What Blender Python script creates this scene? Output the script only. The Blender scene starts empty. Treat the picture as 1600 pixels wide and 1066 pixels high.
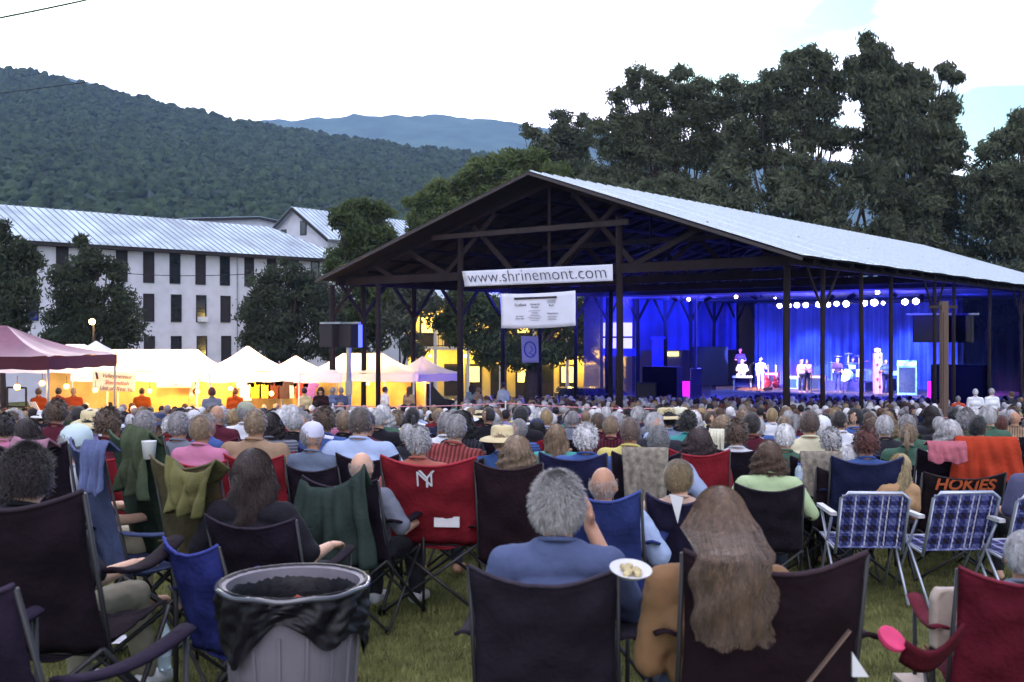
import bpy, bmesh, math, random
from math import sin, cos, pi, radians, sqrt
from mathutils import Vector, Matrix, noise
R = random.Random(11)
SC = bpy.context.scene; COL = SC.collection
# ---------------------------------------------------------------- camera
F = 1620.0; HOR = 520.0; EYE = 1.7            # focal length in photo pixels, horizon row, eye height
cd = bpy.data.cameras.new('camera'); cam = bpy.data.objects.new('camera', cd); COL.objects.link(cam)
cd.sensor_width = 36; cd.lens = 36 * F / 1600; cd.shift_y = -13 / 1600
cam.location = (0, 0, EYE); cam.rotation_euler = (radians(90), 0, 0)
cd.clip_start = .05; cd.clip_end = 9000
cd.dof.use_dof = True; cd.dof.focus_distance = 18; cd.dof.aperture_fstop = 5.0
SC.camera = cam
# ---------------------------------------------------------------- world: dusk sky, thin bright cloud with blue gaps
w = bpy.data.worlds.new('World'); SC.world = w; w.use_nodes = True
nt = w.node_tree; nt.nodes.clear(); N = nt.nodes.new; LK = nt.links.new
out = N('ShaderNodeOutputWorld'); bg = N('ShaderNodeBackground'); bg.inputs[1].default_value = .12
sky = N('ShaderNodeTexSky'); sky.sky_type = 'NISHITA'; sky.sun_disc = False
SUN_EL, SUN_AZ = radians(14), radians(-12)
sky.sun_elevation = SUN_EL; sky.sun_rotation = SUN_AZ; sky.ozone_density = 3
geo = N('ShaderNodeTexCoord'); mp = N('ShaderNodeMapping'); mp.inputs['Scale'].default_value = (1.0, 1.0, 2.6); mp.inputs['Location'].default_value = (3.37, .4, 1.2)
ns = N('ShaderNodeTexNoise'); ns.inputs['Scale'].default_value = 2.7; ns.inputs['Detail'].default_value = 6; ns.inputs['Roughness'].default_value = .5
rp = N('ShaderNodeValToRGB'); rp.color_ramp.elements[0].position = .41; rp.color_ramp.elements[1].position = .5
mx = N('ShaderNodeMix'); mx.data_type = 'RGBA'
tint = N('ShaderNodeMix'); tint.data_type = 'RGBA'; tint.blend_type = 'MULTIPLY'; tint.inputs[0].default_value = 1; tint.inputs[7].default_value = (1.55, 1.85, 1.4, 1)
LK(geo.outputs['Generated'], mp.inputs[0]); LK(mp.outputs[0], ns.inputs[0])
sx_ = N('ShaderNodeSeparateXYZ'); ab = N('ShaderNodeMath'); ab.operation = 'ABSOLUTE'; mr_ = N('ShaderNodeMapRange'); sb_ = N('ShaderNodeMath'); sb_.operation = 'SUBTRACT'
LK(geo.outputs['Generated'], sx_.inputs[0]); LK(sx_.outputs[0], ab.inputs[0]); LK(ab.outputs[0], mr_.inputs[0])
for i_, v_ in ((1, .22), (2, .5), (3, -.05), (4, .13)): mr_.inputs[i_].default_value = v_
LK(ns.outputs[0], sb_.inputs[0]); LK(mr_.outputs[0], sb_.inputs[1]); LK(sb_.outputs[0], rp.inputs[0])
LK(rp.outputs[0], mx.inputs[0]); LK(sky.outputs[0], tint.inputs[6]); LK(tint.outputs[2], mx.inputs[6])
mx.inputs[7].default_value = (23.5, 22.5, 26.5, 1)
LK(mx.outputs[2], bg.inputs[0]); LK(bg.outputs[0], out.inputs[0])
sd = bpy.data.lights.new('sun', 'SUN'); sd.energy = .6; sd.angle = radians(25); sd.color = (1, .93, .88)
so = bpy.data.objects.new('sun', sd); COL.objects.link(so)
so.rotation_euler = Vector((sin(SUN_AZ) * cos(SUN_EL), cos(SUN_AZ) * cos(SUN_EL), sin(SUN_EL))).to_track_quat('Z', 'Y').to_euler()
SC.view_settings.view_transform = 'Standard'; SC.view_settings.look = 'None'; SC.view_settings.exposure = 0.62; SC.view_settings.gamma = 1
SC.cycles.max_bounces = 6; SC.cycles.transparent_max_bounces = 8; SC.cycles.volume_bounces = 0
# ---------------------------------------------------------------- helpers
def lin(c): c /= 255; return c / 12.92 if c <= .04045 else ((c + .055) / 1.055) ** 2.4
def C(h, k=1.0): h = h.lstrip('#'); return tuple(min(1, lin(int(h[i:i + 2], 16)) * k) for i in (0, 2, 4))
MATS = {}
def mat(name, col=None, rough=.8, var=.25, scale=8., bump=0., bscale=60., metal=0., emit=None, es=0., spec=.3, objcol=False, attr=None, stretch=None, sheen=0, trans=0):
    if name in MATS: return MATS[name]
    m = bpy.data.materials.new(name); MATS[name] = m; m.use_nodes = True
    t = m.node_tree; b = t.nodes['Principled BSDF']; n = t.nodes.new; l = t.links.new
    b.inputs['Roughness'].default_value = rough; b.inputs['Metallic'].default_value = metal
    b.inputs['Specular IOR Level'].default_value = spec
    if sheen: b.inputs['Sheen Weight'].default_value = sheen
    if trans:
        b.inputs['Transmission Weight'].default_value = trans
    tc = n('ShaderNodeTexCoord'); mpn = n('ShaderNodeMapping'); l(tc.outputs['Object'], mpn.inputs[0])
    if stretch: mpn.inputs['Scale'].default_value = stretch
    no = n('ShaderNodeTexNoise'); no.inputs['Scale'].default_value = scale; no.inputs['Detail'].default_value = 5
    l(mpn.outputs[0], no.inputs[0])
    mr = n('ShaderNodeMapRange'); mr.inputs[1].default_value = .3; mr.inputs[2].default_value = .7; mr.inputs[3].default_value = 1 - var; mr.inputs[4].default_value = 1 + var
    l(no.outputs[0], mr.inputs[0])
    vm = n('ShaderNodeVectorMath'); vm.operation = 'SCALE'; l(mr.outputs[0], vm.inputs[3])
    if objcol: oi = n('ShaderNodeObjectInfo'); l(oi.outputs['Color'], vm.inputs[0])
    elif attr: at = n('ShaderNodeAttribute'); at.attribute_name = attr; l(at.outputs['Color'], vm.inputs[0])
    else: vm.inputs[0].default_value = col
    l(vm.outputs[0], b.inputs['Base Color'])
    if bump:
        n2 = n('ShaderNodeTexNoise'); n2.inputs['Scale'].default_value = bscale; n2.inputs['Detail'].default_value = 4; l(mpn.outputs[0], n2.inputs[0])
        bp = n('ShaderNodeBump'); bp.inputs['Strength'].default_value = bump; bp.inputs['Distance'].default_value = .02; l(n2.outputs[0], bp.inputs['Height']); l(bp.outputs[0], b.inputs['Normal'])
    if emit: b.inputs['Emission Color'].default_value = (*emit, 1); b.inputs['Emission Strength'].default_value = es
    return m
def gz(D):
    pts = [(-50, 0), (2.5, 0), (6.5, -.2), (10, -.32), (14, -.6), (18, -.9), (22, -1.19), (26, -1.44), (30, -1.64), (36, -1.92), (43, -2.24), (50, -2.52), (62, -2.85), (9e9, -2.85)]
    for (a, b), (c, d) in zip(pts, pts[1:]):
        if D <= c: return b + (d - b) * (D - a) / (c - a)
def X(px, D): return (px - 800) / F * D
def Z(py, D): return EYE + (HOR - py) / F * D
def P(px, py, D): return Vector((X(px, D), D, Z(py, D)))
def G(px, D): return Vector((X(px, D), D, gz(D)))
def tag(o, label=None, cat=None, group=None, kind=None):
    if label: o['label'] = label
    if cat: o['category'] = cat
    if group: o['group'] = group
    if kind: o['kind'] = kind
    return o
def empty(name, loc, rz=0, label=None, cat=None, group=None):
    o = bpy.data.objects.new(name, None); COL.objects.link(o); o.location = loc; o.rotation_euler = (0, 0, rz); o.empty_display_size = .2
    return tag(o, label, cat, group)
def link(name, me, parent=None, col=None):
    o = bpy.data.objects.new(name, me); COL.objects.link(o)
    if parent: o.parent = parent
    if col: o.color = (*col, 1)
    return o
class MB:
    def __init__(s): s.v = []; s.f = []; s.m = []; s.c = []
    def add(s, vs, fs, mi=0):
        b = len(s.v); s.v += [tuple(v) for v in vs]; s.f += [tuple(i + b for i in f) for f in fs]; s.m += [mi] * len(fs); return s
    def quad(s, a, b, c, d, mi=0): return s.add([a, b, c, d], [(0, 1, 2, 3)], mi)
    def box(s, c, size, rz=0, mi=0, M=None):
        hx, hy, hz = size[0] / 2, size[1] / 2, size[2] / 2; vs = []
        for x in (-hx, hx):
            for y in (-hy, hy):
                for z in (-hz, hz):
                    p = Vector((x, y, z)); p = (M @ p) if M else Vector((x * cos(rz) - y * sin(rz), x * sin(rz) + y * cos(rz), z)); vs.append(p + Vector(c))
        return s.add(vs, [(0, 1, 3, 2), (4, 6, 7, 5), (0, 4, 5, 1), (2, 3, 7, 6), (0, 2, 6, 4), (1, 5, 7, 3)], mi)
    def tube(s, pts, r, n=8, mi=0, cap=True):
        pts = [Vector(p) for p in pts]; k = len(pts); rs = r if isinstance(r, (list, tuple)) else [r] * k; vs = []; fs = []
        for i, p in enumerate(pts):
            d = (pts[min(i + 1, k - 1)] - pts[max(i - 1, 0)]); d = d.normalized() if d.length > 1e-9 else Vector((0, 0, 1))
            u = d.cross(Vector((0, 0, 1)) if abs(d.z) < .9 else Vector((1, 0, 0))).normalized(); w_ = d.cross(u)
            for j in range(n): a = 2 * pi * j / n; vs.append(p + (u * cos(a) + w_ * sin(a)) * rs[i])
        for i in range(k - 1):
            for j in range(n): fs.append((i * n + j, i * n + (j + 1) % n, (i + 1) * n + (j + 1) % n, (i + 1) * n + j))
        if cap: fs.append(tuple(range(n))[::-1]); fs.append(tuple((k - 1) * n + j for j in range(n)))
        return s.add(vs, fs, mi)
    def bar(s, a, b, wd, mi=0, ht=None):      # square-section beam from a to b
        a, b = Vector(a), Vector(b); d = (b - a); L = d.length; q = d.to_track_quat('Y', 'Z').to_matrix()
        return s.box((a + b) / 2, (wd, L, ht or wd), M=q, mi=mi)
    def ball(s, c, r, nu=12, nv=8, mi=0, sc=(1, 1, 1), M=None):
        c = Vector(c); vs = []; fs = []
        for i in range(nv + 1):
            t = pi * i / nv
            for j in range(nu):
                a = 2 * pi * j / nu; p = Vector((sin(t) * cos(a) * r * sc[0], sin(t) * sin(a) * r * sc[1], cos(t) * r * sc[2])); vs.append(c + (M @ p if M else p))
        for i in range(nv):
            for j in range(nu): fs.append((i * nu + j, i * nu + (j + 1) % nu, (i + 1) * nu + (j + 1) % nu, (i + 1) * nu + j)[::-1])
        return s.add(vs, fs, mi)
    def lathe(s, c, prof, n=24, mi=0):
        c = Vector(c); vs = []; fs = []; k = len(prof)
        for (r, z) in prof:
            for j in range(n): a = 2 * pi * j / n; vs.append(c + Vector((r * cos(a), r * sin(a), z)))
        for i in range(k - 1):
            for j in range(n): fs.append((i * n + j, i * n + (j + 1) % n, (i + 1) * n + (j + 1) % n, (i + 1) * n + j))
        return s.add(vs, fs, mi)
    def grid(s, fn, nu, nv, mi=0):
        vs = [fn(i / nu, j / nv) for j in range(nv + 1) for i in range(nu + 1)]
        fs = [(j * (nu + 1) + i, j * (nu + 1) + i + 1, (j + 1) * (nu + 1) + i + 1, (j + 1) * (nu + 1) + i) for j in range(nv) for i in range(nu)]
        return s.add(vs, fs, mi)
    def mesh(s, name, mats, smooth=False):
        me = bpy.data.meshes.new(name); me.from_pydata(s.v, [], s.f); me.update()
        for m in (mats if isinstance(mats, (list, tuple)) else [mats]): me.materials.append(m)
        me.polygons.foreach_set('material_index', s.m)
        if smooth: me.polygons.foreach_set('use_smooth', [True] * len(s.f))
        return me
    def build(s, name, mats, parent=None, smooth=False, col=None, solid=0):
        o = link(name, s.mesh(name, mats, smooth), parent, col)
        if solid: md = o.modifiers.new('solid', 'SOLIDIFY'); md.thickness = solid; md.offset = 0
        return o
def text(name, s, mt, size, M, parent, thin=0, width=None, italic=0):
    cu = bpy.data.curves.new(name, 'FONT'); cu.body = s; cu.size = size; cu.align_x = 'CENTER'; cu.align_y = 'CENTER'; cu.offset = thin; cu.extrude = .002; cu.shear = italic
    cu.resolution_u = 4
    t = bpy.data.objects.new(name, cu); COL.objects.link(t); dg = bpy.context.evaluated_depsgraph_get(); me = bpy.data.meshes.new_from_object(t.evaluated_get(dg))
    bpy.data.objects.remove(t); me.materials.clear(); me.materials.append(mt)
    if width:
        xs = [v.co.x for v in me.vertices]; k = width / (max(xs) - min(xs)); cx = (max(xs) + min(xs)) / 2
        for v in me.vertices: v.co.x = (v.co.x - cx) * k
    me.transform(M); o = link(name, me, parent); return o
def basis(o, ex, ez):      # text plane: ex = reading direction, ez = up, o = centre
    ex = Vector(ex).normalized(); ez = Vector(ez).normalized(); n_ = ex.cross(ez)
    return Matrix(((ex.x, ez.x, n_.x, o[0]), (ex.y, ez.y, n_.y, o[1]), (ex.z, ez.z, n_.z, o[2]), (0, 0, 0, 1)))
def point(loc, power, col, r=.05, parent=None, name='lamp_or_fill_light'):
    d = bpy.data.lights.new(name, 'POINT'); d.energy = power; d.color = col; d.shadow_soft_size = r
    o = bpy.data.objects.new(name, d); COL.objects.link(o); o.location = loc; return o
def spot(loc, to, power, col, ang=40, r=.08, blend=.4):
    d = bpy.data.lights.new('stage_or_fill_light', 'SPOT'); d.energy = power; d.color = col; d.spot_size = radians(ang); d.spot_blend = blend; d.shadow_soft_size = r
    o = bpy.data.objects.new('stage_or_fill_light', d); COL.objects.link(o); o.location = loc; o.rotation_euler = (Vector(loc) - Vector(to)).to_track_quat('Z', 'Y').to_euler(); return o
# ---------------------------------------------------------------- ground
def ground_z(x, y):
    return gz(max(y, -20)) + .02 * noise.noise(Vector((x * .6, y * .6, 0)))
ys = [-30, -10, -3] + [i * .5 for i in range(0, 30)] + [15 + i * 2 for i in range(26)] + [75, 100, 160, 300, 700, 1500, 3400]
xs = [-2700, -1500, -500, -200, -100] + [-60 + i * 3 for i in range(41)] + [100, 200, 500, 1500, 2700]
g = MB(); nx = len(xs)
g.add([(x, y, ground_z(x, y) - .01) for y in ys for x in xs], [(j * nx + i, j * nx + i + 1, (j + 1) * nx + i + 1, (j + 1) * nx + i) for j in range(len(ys) - 1) for i in range(nx - 1)])
mg = mat('grass_ground', C('6e7044', .6), rough=1, var=.45, scale=3.5, bump=1, bscale=70, spec=.05)
tag(g.build('ground', mg, smooth=True), kind='structure')
b_ = MB()
for i in range(130000):
    D = 2.9 * (11 / 2.9) ** R.random(); px = R.uniform(-20, 1620); x = X(px, D); y = D
    h = R.uniform(.02, .05) * (1 + .5 * noise.noise(Vector((x * 2, y * 2, 3)))); a = R.uniform(0, 2 * pi); wd = R.uniform(.0022, .0045); z = ground_z(x, y) - .012
    dx, dy = cos(a) * wd, sin(a) * wd; lx, ly = R.uniform(-.02, .02), R.uniform(-.02, .02)
    b_.add([(x - dx, y - dy, z), (x + dx, y + dy, z), (x + lx, y + ly, z + h)], [(0, 1, 2)])
gb = b_.build('grass', mat('grass_blade', C('77794c', .72), rough=.9, var=.5, scale=5, spec=.1)); tag(gb, 'short mown green grass between the folding chairs', 'grass', kind='stuff')
# ---------------------------------------------------------------- haze air and hills
def prof(pts, px):
    if px <= pts[0][0]: return pts[0][1]
    for (a, b), (c, d) in zip(pts, pts[1:]):
        if px <= c: t = (px - a) / (c - a); t = t * t * (3 - 2 * t) * .5 + t * .5; return b + (d - b) * t
    return pts[-1][1]
LH = [(-500, 60), (-200, 85), (0, 112), (50, 116), (120, 134), (210, 156), (300, 177), (370, 193), (470, 209), (560, 223), (650, 236), (740, 244), (850, 268), (1000, 320), (1150, 400)]
mhill = mat('forest_canopy', C('2c3430', 1.0), rough=1, var=.5, scale=.02, spec=.05)
def hill(name, PR, D0, D1, u0, u1, nu, nv, mt, ex=1.25, amp=2.5, fs=.08, zb=-3):
    h = MB()
    def fn(u, v):
        px = u0 + (u1 - u0) * u; D = D0 + (D1 - D0) * v; top = Z(prof(PR, px), D1); z = zb + (top - zb) * v ** ex
        x = X(px, D); return (x, D, z + (amp * noise.noise(Vector((x * fs, D * fs, 1))) + amp * noise.noise(Vector((x * fs * 2.3, D * fs * 2.3, 1)))) * min(1, v * 6))
    h.grid(fn, nu, nv); o = h.build(name, mt, smooth=True); tag(o, kind='structure'); return fn
hf = hill('wooded_hill', LH, 190, 900, -500, 1150, 160, 60, mhill)
bb = MB(); ico = bmesh.new(); bmesh.ops.create_icosphere(ico, subdivisions=1, radius=1); IV = [v.co.copy() for v in ico.verts]; IF = [tuple(v.index for v in f.verts) for f in ico.faces]
ico2 = bmesh.new(); bmesh.ops.create_icosphere(ico2, subdivisions=2, radius=1); IV2 = [v.co.copy() for v in ico2.verts]; IF2 = [tuple(v.index for v in f.verts) for f in ico2.faces]
def blob(mb, p, r, V=None, Fc=None, sq=.9, jit=.28):
    V = V or IV; Fc = Fc or IF
    mb.add([(p[0] + v.x * r * R.uniform(1 - jit, 1 + jit), p[1] + v.y * r * R.uniform(1 - jit, 1 + jit), p[2] + v.z * r * sq * R.uniform(1 - jit, 1 + jit)) for v in V], Fc)
for i in range(19000):
    v = 1 - abs(R.random() ** .8 - 0) ; v = R.random() ** .55; u = R.uniform(.28, .9) if R.random() < .97 else R.random()
    p = hf(u, v); r = R.uniform(1.1, 2.9) * (1.0 + .5 * (R.random() ** 6)); blob(bb, (p[0], p[1], p[2] + r * .3), r, sq=1.1, jit=.38)
for i in range(500):
    u = R.uniform(.28, .9); p = hf(u, 1); r = R.uniform(1.8, 3.6); blob(bb, (p[0], p[1], p[2] + r * .4), r, IV2, IF2, 1.2, .25)
fo = bb.build('hill_forest', mat('hill_foliage', C('37432c', .68), rough=1, var=.75, scale=.16, spec=.05)); tag(fo, 'dense dark summer forest covering the near hillside', 'forest', kind='stuff')
FR = [(-600, 80), (40, 108), (60, 116), (120, 124), (170, 136), (210, 150), (260, 176), (340, 194), (400, 188), (470, 186), (560, 181), (640, 180), (700, 181), (760, 187), (800, 192), (850, 198), (930, 204), (1050, 222), (1200, 238), (1400, 262), (1600, 280), (2200, 330)]
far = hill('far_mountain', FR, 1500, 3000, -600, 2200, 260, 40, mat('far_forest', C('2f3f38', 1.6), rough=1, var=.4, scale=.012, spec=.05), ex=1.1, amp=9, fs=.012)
hz = MB(); hz.box((0, 1700, 398), (5600, 3600, 804)); 
hzm = bpy.data.materials.new('haze_air'); hzm.use_nodes = True; hn = hzm.node_tree; hn.nodes.clear(); ho = hn.nodes.new('ShaderNodeOutputMaterial'); pv = hn.nodes.new('ShaderNodeVolumePrincipled')
pv.inputs['Color'].default_value = (.36, .56, 1.0, 1); pv.inputs['Density'].default_value = .00015; pv.inputs['Anisotropy'].default_value = .2; hn.links.new(pv.outputs[0], ho.inputs['Volume'])
HZ = hz.build('haze', hzm); tag(HZ, 'thin blue evening haze over the valley', 'haze', kind='stuff')
# ---------------------------------------------------------------- materials
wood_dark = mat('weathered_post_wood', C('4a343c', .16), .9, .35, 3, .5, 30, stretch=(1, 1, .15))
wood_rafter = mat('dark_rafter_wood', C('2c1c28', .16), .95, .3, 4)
wood_pale = mat('grey_timber', C('7a6c70', .14), .9, .3, 3, .4, 30)
metal_roof = mat('pale_metal_roof', C('cedae2', .82), .65, .13, .7, spec=.15)
old_roof = mat('weathered_metal_roof', C('b4c4d4', .7), .6, .34, .45, spec=.3, stretch=(1, 1, .3))
white_wall = mat('white_painted_wall', C('d0d0de', .74), .9, .1, 1.2, .15, 20)
trim_dark = mat('dark_trim', C('3a3436', .5), .8)
glass_dark = mat('dark_window_glass', C('2b3038', .6), .12, .2, 2, spec=.6)
shutter = mat('dark_shutter', C('2f2a30', .7), .8)
cream = mat('cream_porch_wall', C('e8cf8a', .7), .85, .1, 2)
white_trim = mat('white_trim', C('d8d8dc', .75), .7, .06)
white_cloth = mat('white_canopy_cloth', C('f2f0f4', .82), .7, .05, 3, .2, 12)
black_box = mat('black_speaker_cloth', C('1c1820', .9), .9, .2, 20)
steel = mat('grey_steel', C('9aa0a8', .7), .4, .1, metal=.6)
def bulb_mat(n, c, s): return mat(n, c, .5, 0, emit=c, es=s)
warm = (1, .62, .22)
# ---------------------------------------------------------------- long white lodge
def lodge():
    t = Vector((.703, .711, 0)); n_ = Vector((-.711, .703, 0)); o = Vector((-23.8, 77, 0))
    W = lambda s, d, z: o + t * s + n_ * d + Vector((0, 0, z))
    root = empty('lodge_building', W(-4, 6, -2.85), 0, 'long white three storey lodge with rows of dark windows and pale metal roof', 'building')
    inv = Matrix.Translation(-root.location)
    def add(name, mb, m, par=root, **k):
        o_ = mb.build(name, m, None, **k); o_.data.transform(inv); o_.parent = par; return o_
    s0, s1, ez = -24, 13.6, 7.75; wl = MB()
    wl.add([W(s0, 0, -3), W(s1, 0, -3), W(s1, 0, ez), W(s0, 0, ez), W(s0, 12, -3), W(s1, 12, -3), W(s1, 12, ez), W(s0, 12, ez)], [(0, 1, 2, 3), (1, 5, 6, 2), (4, 0, 3, 7), (5, 4, 7, 6)])
    add('wall', wl, white_wall)
    fs = MB(); fs.add([W(s0, -.75, ez - .25), W(s1 + .7, -.75, ez - .25), W(s1 + .7, -.75, ez), W(s0, -.75, ez), W(s0, 0, ez - .25), W(s1, 0, ez - .25)], [(0, 1, 2, 3), (0, 4, 5, 1)]); add('eave', fs, trim_dark)
    rf = MB(); rid = ez + 3.0
    def roofp(u, v):
        s_ = (s0 - 1) + (s1 + .7 - s0 + 1) * u; smax = s1 + .7 - 3.8 * v; s_ = min(s_, smax); return W(s_, -.8 + 6.9 * v, ez + (rid - ez) * v)
    rf.grid(roofp, 60, 1); rf.add([roofp(1, 0), W(s1 + .7, 12.8, ez), roofp(1, 1)], [(0, 1, 2)])
    rf.add([W(s0 - 1, 6.1, rid), roofp(1, 1), W(s1 + .7, 12.8, ez), W(s0 - 1, 12.8, ez)], [(0, 1, 2, 3)])
    rr = add('roof', rf, old_roof)
    sm = MB()
    k = s0 - .8
    while k < s1 + .4:
        vm = min(1, (s1 + .7 - k) / 3.8); a = W(k, -.8, ez + .03); b = W(k, -.8 + 6.9 * vm, ez + .03 + (rid - ez) * vm); sm.bar(a, b, .05, ht=.07); k += .55
    add('roof_seams', sm, mat('roof_seam', C('8fa2b4', .6), .5, .1), rr)
    def sx(px): kx = (px - 800) / F; return (o.x - kx * o.y) / (kx * t.y - t.x)
    rows = [([-35, 47, 97, 145, 190, 232, 273, 313, 351, 389, 424, 459, 492], 5.35, 2.1), ([-35, 5, 50, 97, 145, 190, 232, 275, 314, 352, 389, 424, 460, 495], 2.55, 1.9), ([-35, 5, 97, 145, 190, 233, 275, 315, 353, 389, 424], -.55, 1.95)]
    for ri, (pxs, zb, h) in enumerate(rows):
        for px in pxs:
            s = sx(px); fr = MB(); hw = .36
            for (a, b, zz, hh) in ((-hw - .05, -hw, zb, h), (hw, hw + .05, zb, h), (-hw - .05, hw + .05, zb - .06, .06), (-hw - .05, hw + .05, zb + h, .06), (-hw, hw, zb + h * .5 - .02, .04)):
                c = W(s + (a + b) / 2, -.03, zz + hh / 2); fr.box(c, (b - a, .1, hh), rz=math.atan2(t.y, t.x))
            wd = add('window', fr, trim_dark)
            pn = MB(); pn.box(W(s, -.012, zb + h / 2), (2 * hw, .02, h), rz=math.atan2(t.y, t.x)); op = (ri, px) in ((1, 314), (2, 315), (2, 275)); add('pane', pn, glass_dark if (ri + px) % 3 == 0 or op else shutter, wd)
            if (ri, px) == (1, 314): ac = MB(); ac.box(W(s, -.25, zb + .15), (.6, .45, .38), rz=math.atan2(t.y, t.x)); add('air_conditioner', ac, white_trim, wd)
    dp = MB(); dp.tube([W(sx(370), -.1, ez - .3), W(sx(370), -.1, -3)], .05); add('downpipe', dp, steel)
lodge()
def gabled(name, label, px_pk, D, halfw, pk_py, ev_py, depth, ang, win=None, wallm=white_wall, roofm=old_roof):
    c = G(px_pk, D); r_ = Vector((cos(ang), sin(ang), 0)); d_ = Vector((-sin(ang), cos(ang), 0)); zp, ze = Z(pk_py, D), Z(ev_py, D)
    root = empty(name, c, 0, label, 'building'); W = lambda a, b, z: r_ * a + d_ * b + Vector((0, 0, z - c.z))
    m = MB(); hw = halfw
    m.add([W(-hw, 0, -3), W(hw, 0, -3), W(hw, 0, ze), W(0, 0, zp - .1), W(-hw, 0, ze), W(-hw, depth, -3), W(hw, depth, -3), W(hw, depth, ze), W(0, depth, zp - .1), W(-hw, depth, ze)], [(0, 1, 2, 3, 4), (1, 6, 7, 2), (5, 0, 4, 9), (6, 5, 9, 8, 7)])
    m.build('wall', wallm, root)
    rf = MB(); sl = (zp - ze) / hw
    for sgn in (-1, 1):
        e = sgn * (hw + .7); rf.grid(lambda u, v: W(e * v, -.6 + (depth + 1.2) * u, zp - sl * abs(e) * v), 10, 1)
    rf.build('roof', roofm, root, solid=.12)
    sm = MB()
    for sgn in (-1, 1):
        k = -.6
        while k < depth: sm.bar(W(0, k, zp + .1), W(sgn * (hw + .7), k, zp + .1 - sl * (hw + .7)), .06); k += .6
    sm.build('roof_seams', MATS['roof_seam'], root)
    bd = MB()
    for sgn in (-1, 1): bd.bar(W(0, -.63, zp - .12), W(sgn * (hw + .7), -.63, zp - .12 - sl * (hw + .7)), .06, ht=.3)
    bd.build('bargeboard', trim_dark, root)
    for (a, z, w_, h) in (win or []):
        f = MB(); f.box(W(a, -.03, z), (w_ + .14, .08, h + .14), rz=ang); fo_ = f.build('window', trim_dark, root); q = MB(); q.box(W(a, -.07, z), (w_, .04, h), rz=ang); q.build('pane', glass_dark, fo_)
    return root
gabled('annex_building', 'pale gabled annex rising behind the right end of the long lodge roof', 463, 104, 4.6, 325, 372, 26, radians(-38), [(1.1, Z(356, 103), .8, 1.3), (-1.9, Z(362, 103), .7, .7)])
gabled('rear_building', 'low grey metal roofed building just showing above the lodge ridge', 400, 122, 9, 340, 352, 12, radians(45))
# ---------------------------------------------------------------- porch house lit yellow
def porch_house():
    D = 72; ang = radians(-6); r_ = Vector((cos(ang), sin(ang), 0)); d_ = Vector((-sin(ang), cos(ang), 0)); c = G(800, D)
    root = empty('porch_house', c, 0, 'two storey cream house with columned porches glowing yellow behind the pavilion', 'building')
    W = lambda a, b, z: r_ * a + d_ * b + Vector((0, 0, z))       # z above ground
    xa, xb = X(628, D), X(990, D); z1, z2 = 3.45, 6.6
    m = MB(); m.box(W((xa + xb) / 2, 4, z2 / 2), (xb - xa, 5, z2), rz=ang); m.build('wall', cream, root)
    m = MB(); m.box(W((xa + xb) / 2, .8, z1), (xb - xa + .6, 2.4, .18), rz=ang); m.build('balcony_floor', white_trim, root)
    m = MB(); m.box(W((xa + xb) / 2, 2.2, z2 + .2), (xb - xa + 1.2, 6.5, .25), rz=ang)
    m.add([W(xa - .6, -1, z2 + .33), W(xb + .6, -1, z2 + .33), W(xb + .6, 7.2, z2 + .33), W(xa - .6, 7.2, z2 + .33), W(xa + 2, 3, z2 + 2.2), W(xb - 2, 3, z2 + 2.2)], [(0, 1, 5, 4), (1, 2, 5), (2, 3, 4, 5), (3, 0, 4)]); m.build('roof', old_roof, root)
    x = xa
    while x < xb + .1:
        m = MB(); m.tube([W(x, -.25, 0), W(x, -.25, z2)], .13, 10); m.box(W(x, -.25, z2 - .15), (.4, .4, .2)); m.box(W(x, -.25, .15), (.4, .4, .3)); m.build('column', white_trim, root); x += 2.3
    m = MB(); m.bar(W(xa, -.3, z1 + .95), W(xb, -.3, z1 + .95), .08); m.bar(W(xa, -.3, z1 + .2), W(xb, -.3, z1 + .2), .06)
    x = xa
    while x < xb: m.bar(W(x, -.3, z1 + .1), W(x, -.3, z1 + .95), .04); x += .28
    m.build('railing', trim_dark, root)
    for i, px in enumerate((660, 700, 735, 775, 815, 850, 885, 925, 960)):
        a = X(px, D)
        for zb in (.1, z1 + .15):
            f = MB(); f.box(W(a, 1.47, zb + 1.1), (1.15, .08, 2.25), rz=ang); ob = f.build('door', shutter if i % 2 else trim_dark, root)
            q = MB(); q.box(W(a, 1.41, zb + 1.5), (.8, .04, 1.1), rz=ang); q.build('pane', bulb_mat('lit_window', (1, .72, .18), 1.6) if i % 2 == 0 else glass_dark, ob)
    st = MB(); sx = X(905, D)
    st.bar(W(sx, -1.2, z1 + .1), W(sx + 5, -1.2, 0), .1, ht=.3); st.bar(W(sx, -2.2, z1 + .1), W(sx + 5, -2.2, 0), .1, ht=.3); st.bar(W(sx, -2.2, z1 + 1), W(sx + 5, -2.2, .9), .07)
    for k in range(12): st.box(W(sx + .4 + k * .4, -1.7, z1 - .1 - k * .28), (.4, 1, .04))
    st.build('staircase', trim_dark, root)
    for i, px in enumerate((640, 668, 725, 790, 850, 890, 925, 965)):
        for zz in ((2.9, 6.0) if i % 2 == 0 else (2.9, 6.1)):
            p = W(X(px, D), .6, zz); q = MB(); q.ball(p, .11, 8, 6); q.build('porch_lamp', bulb_mat('porch_bulb', (1, .75, .25), 25), root)
            point(c + p - Vector((0, 0, .25)), 90, (1, .68, .14), .15)
porch_house()
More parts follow.
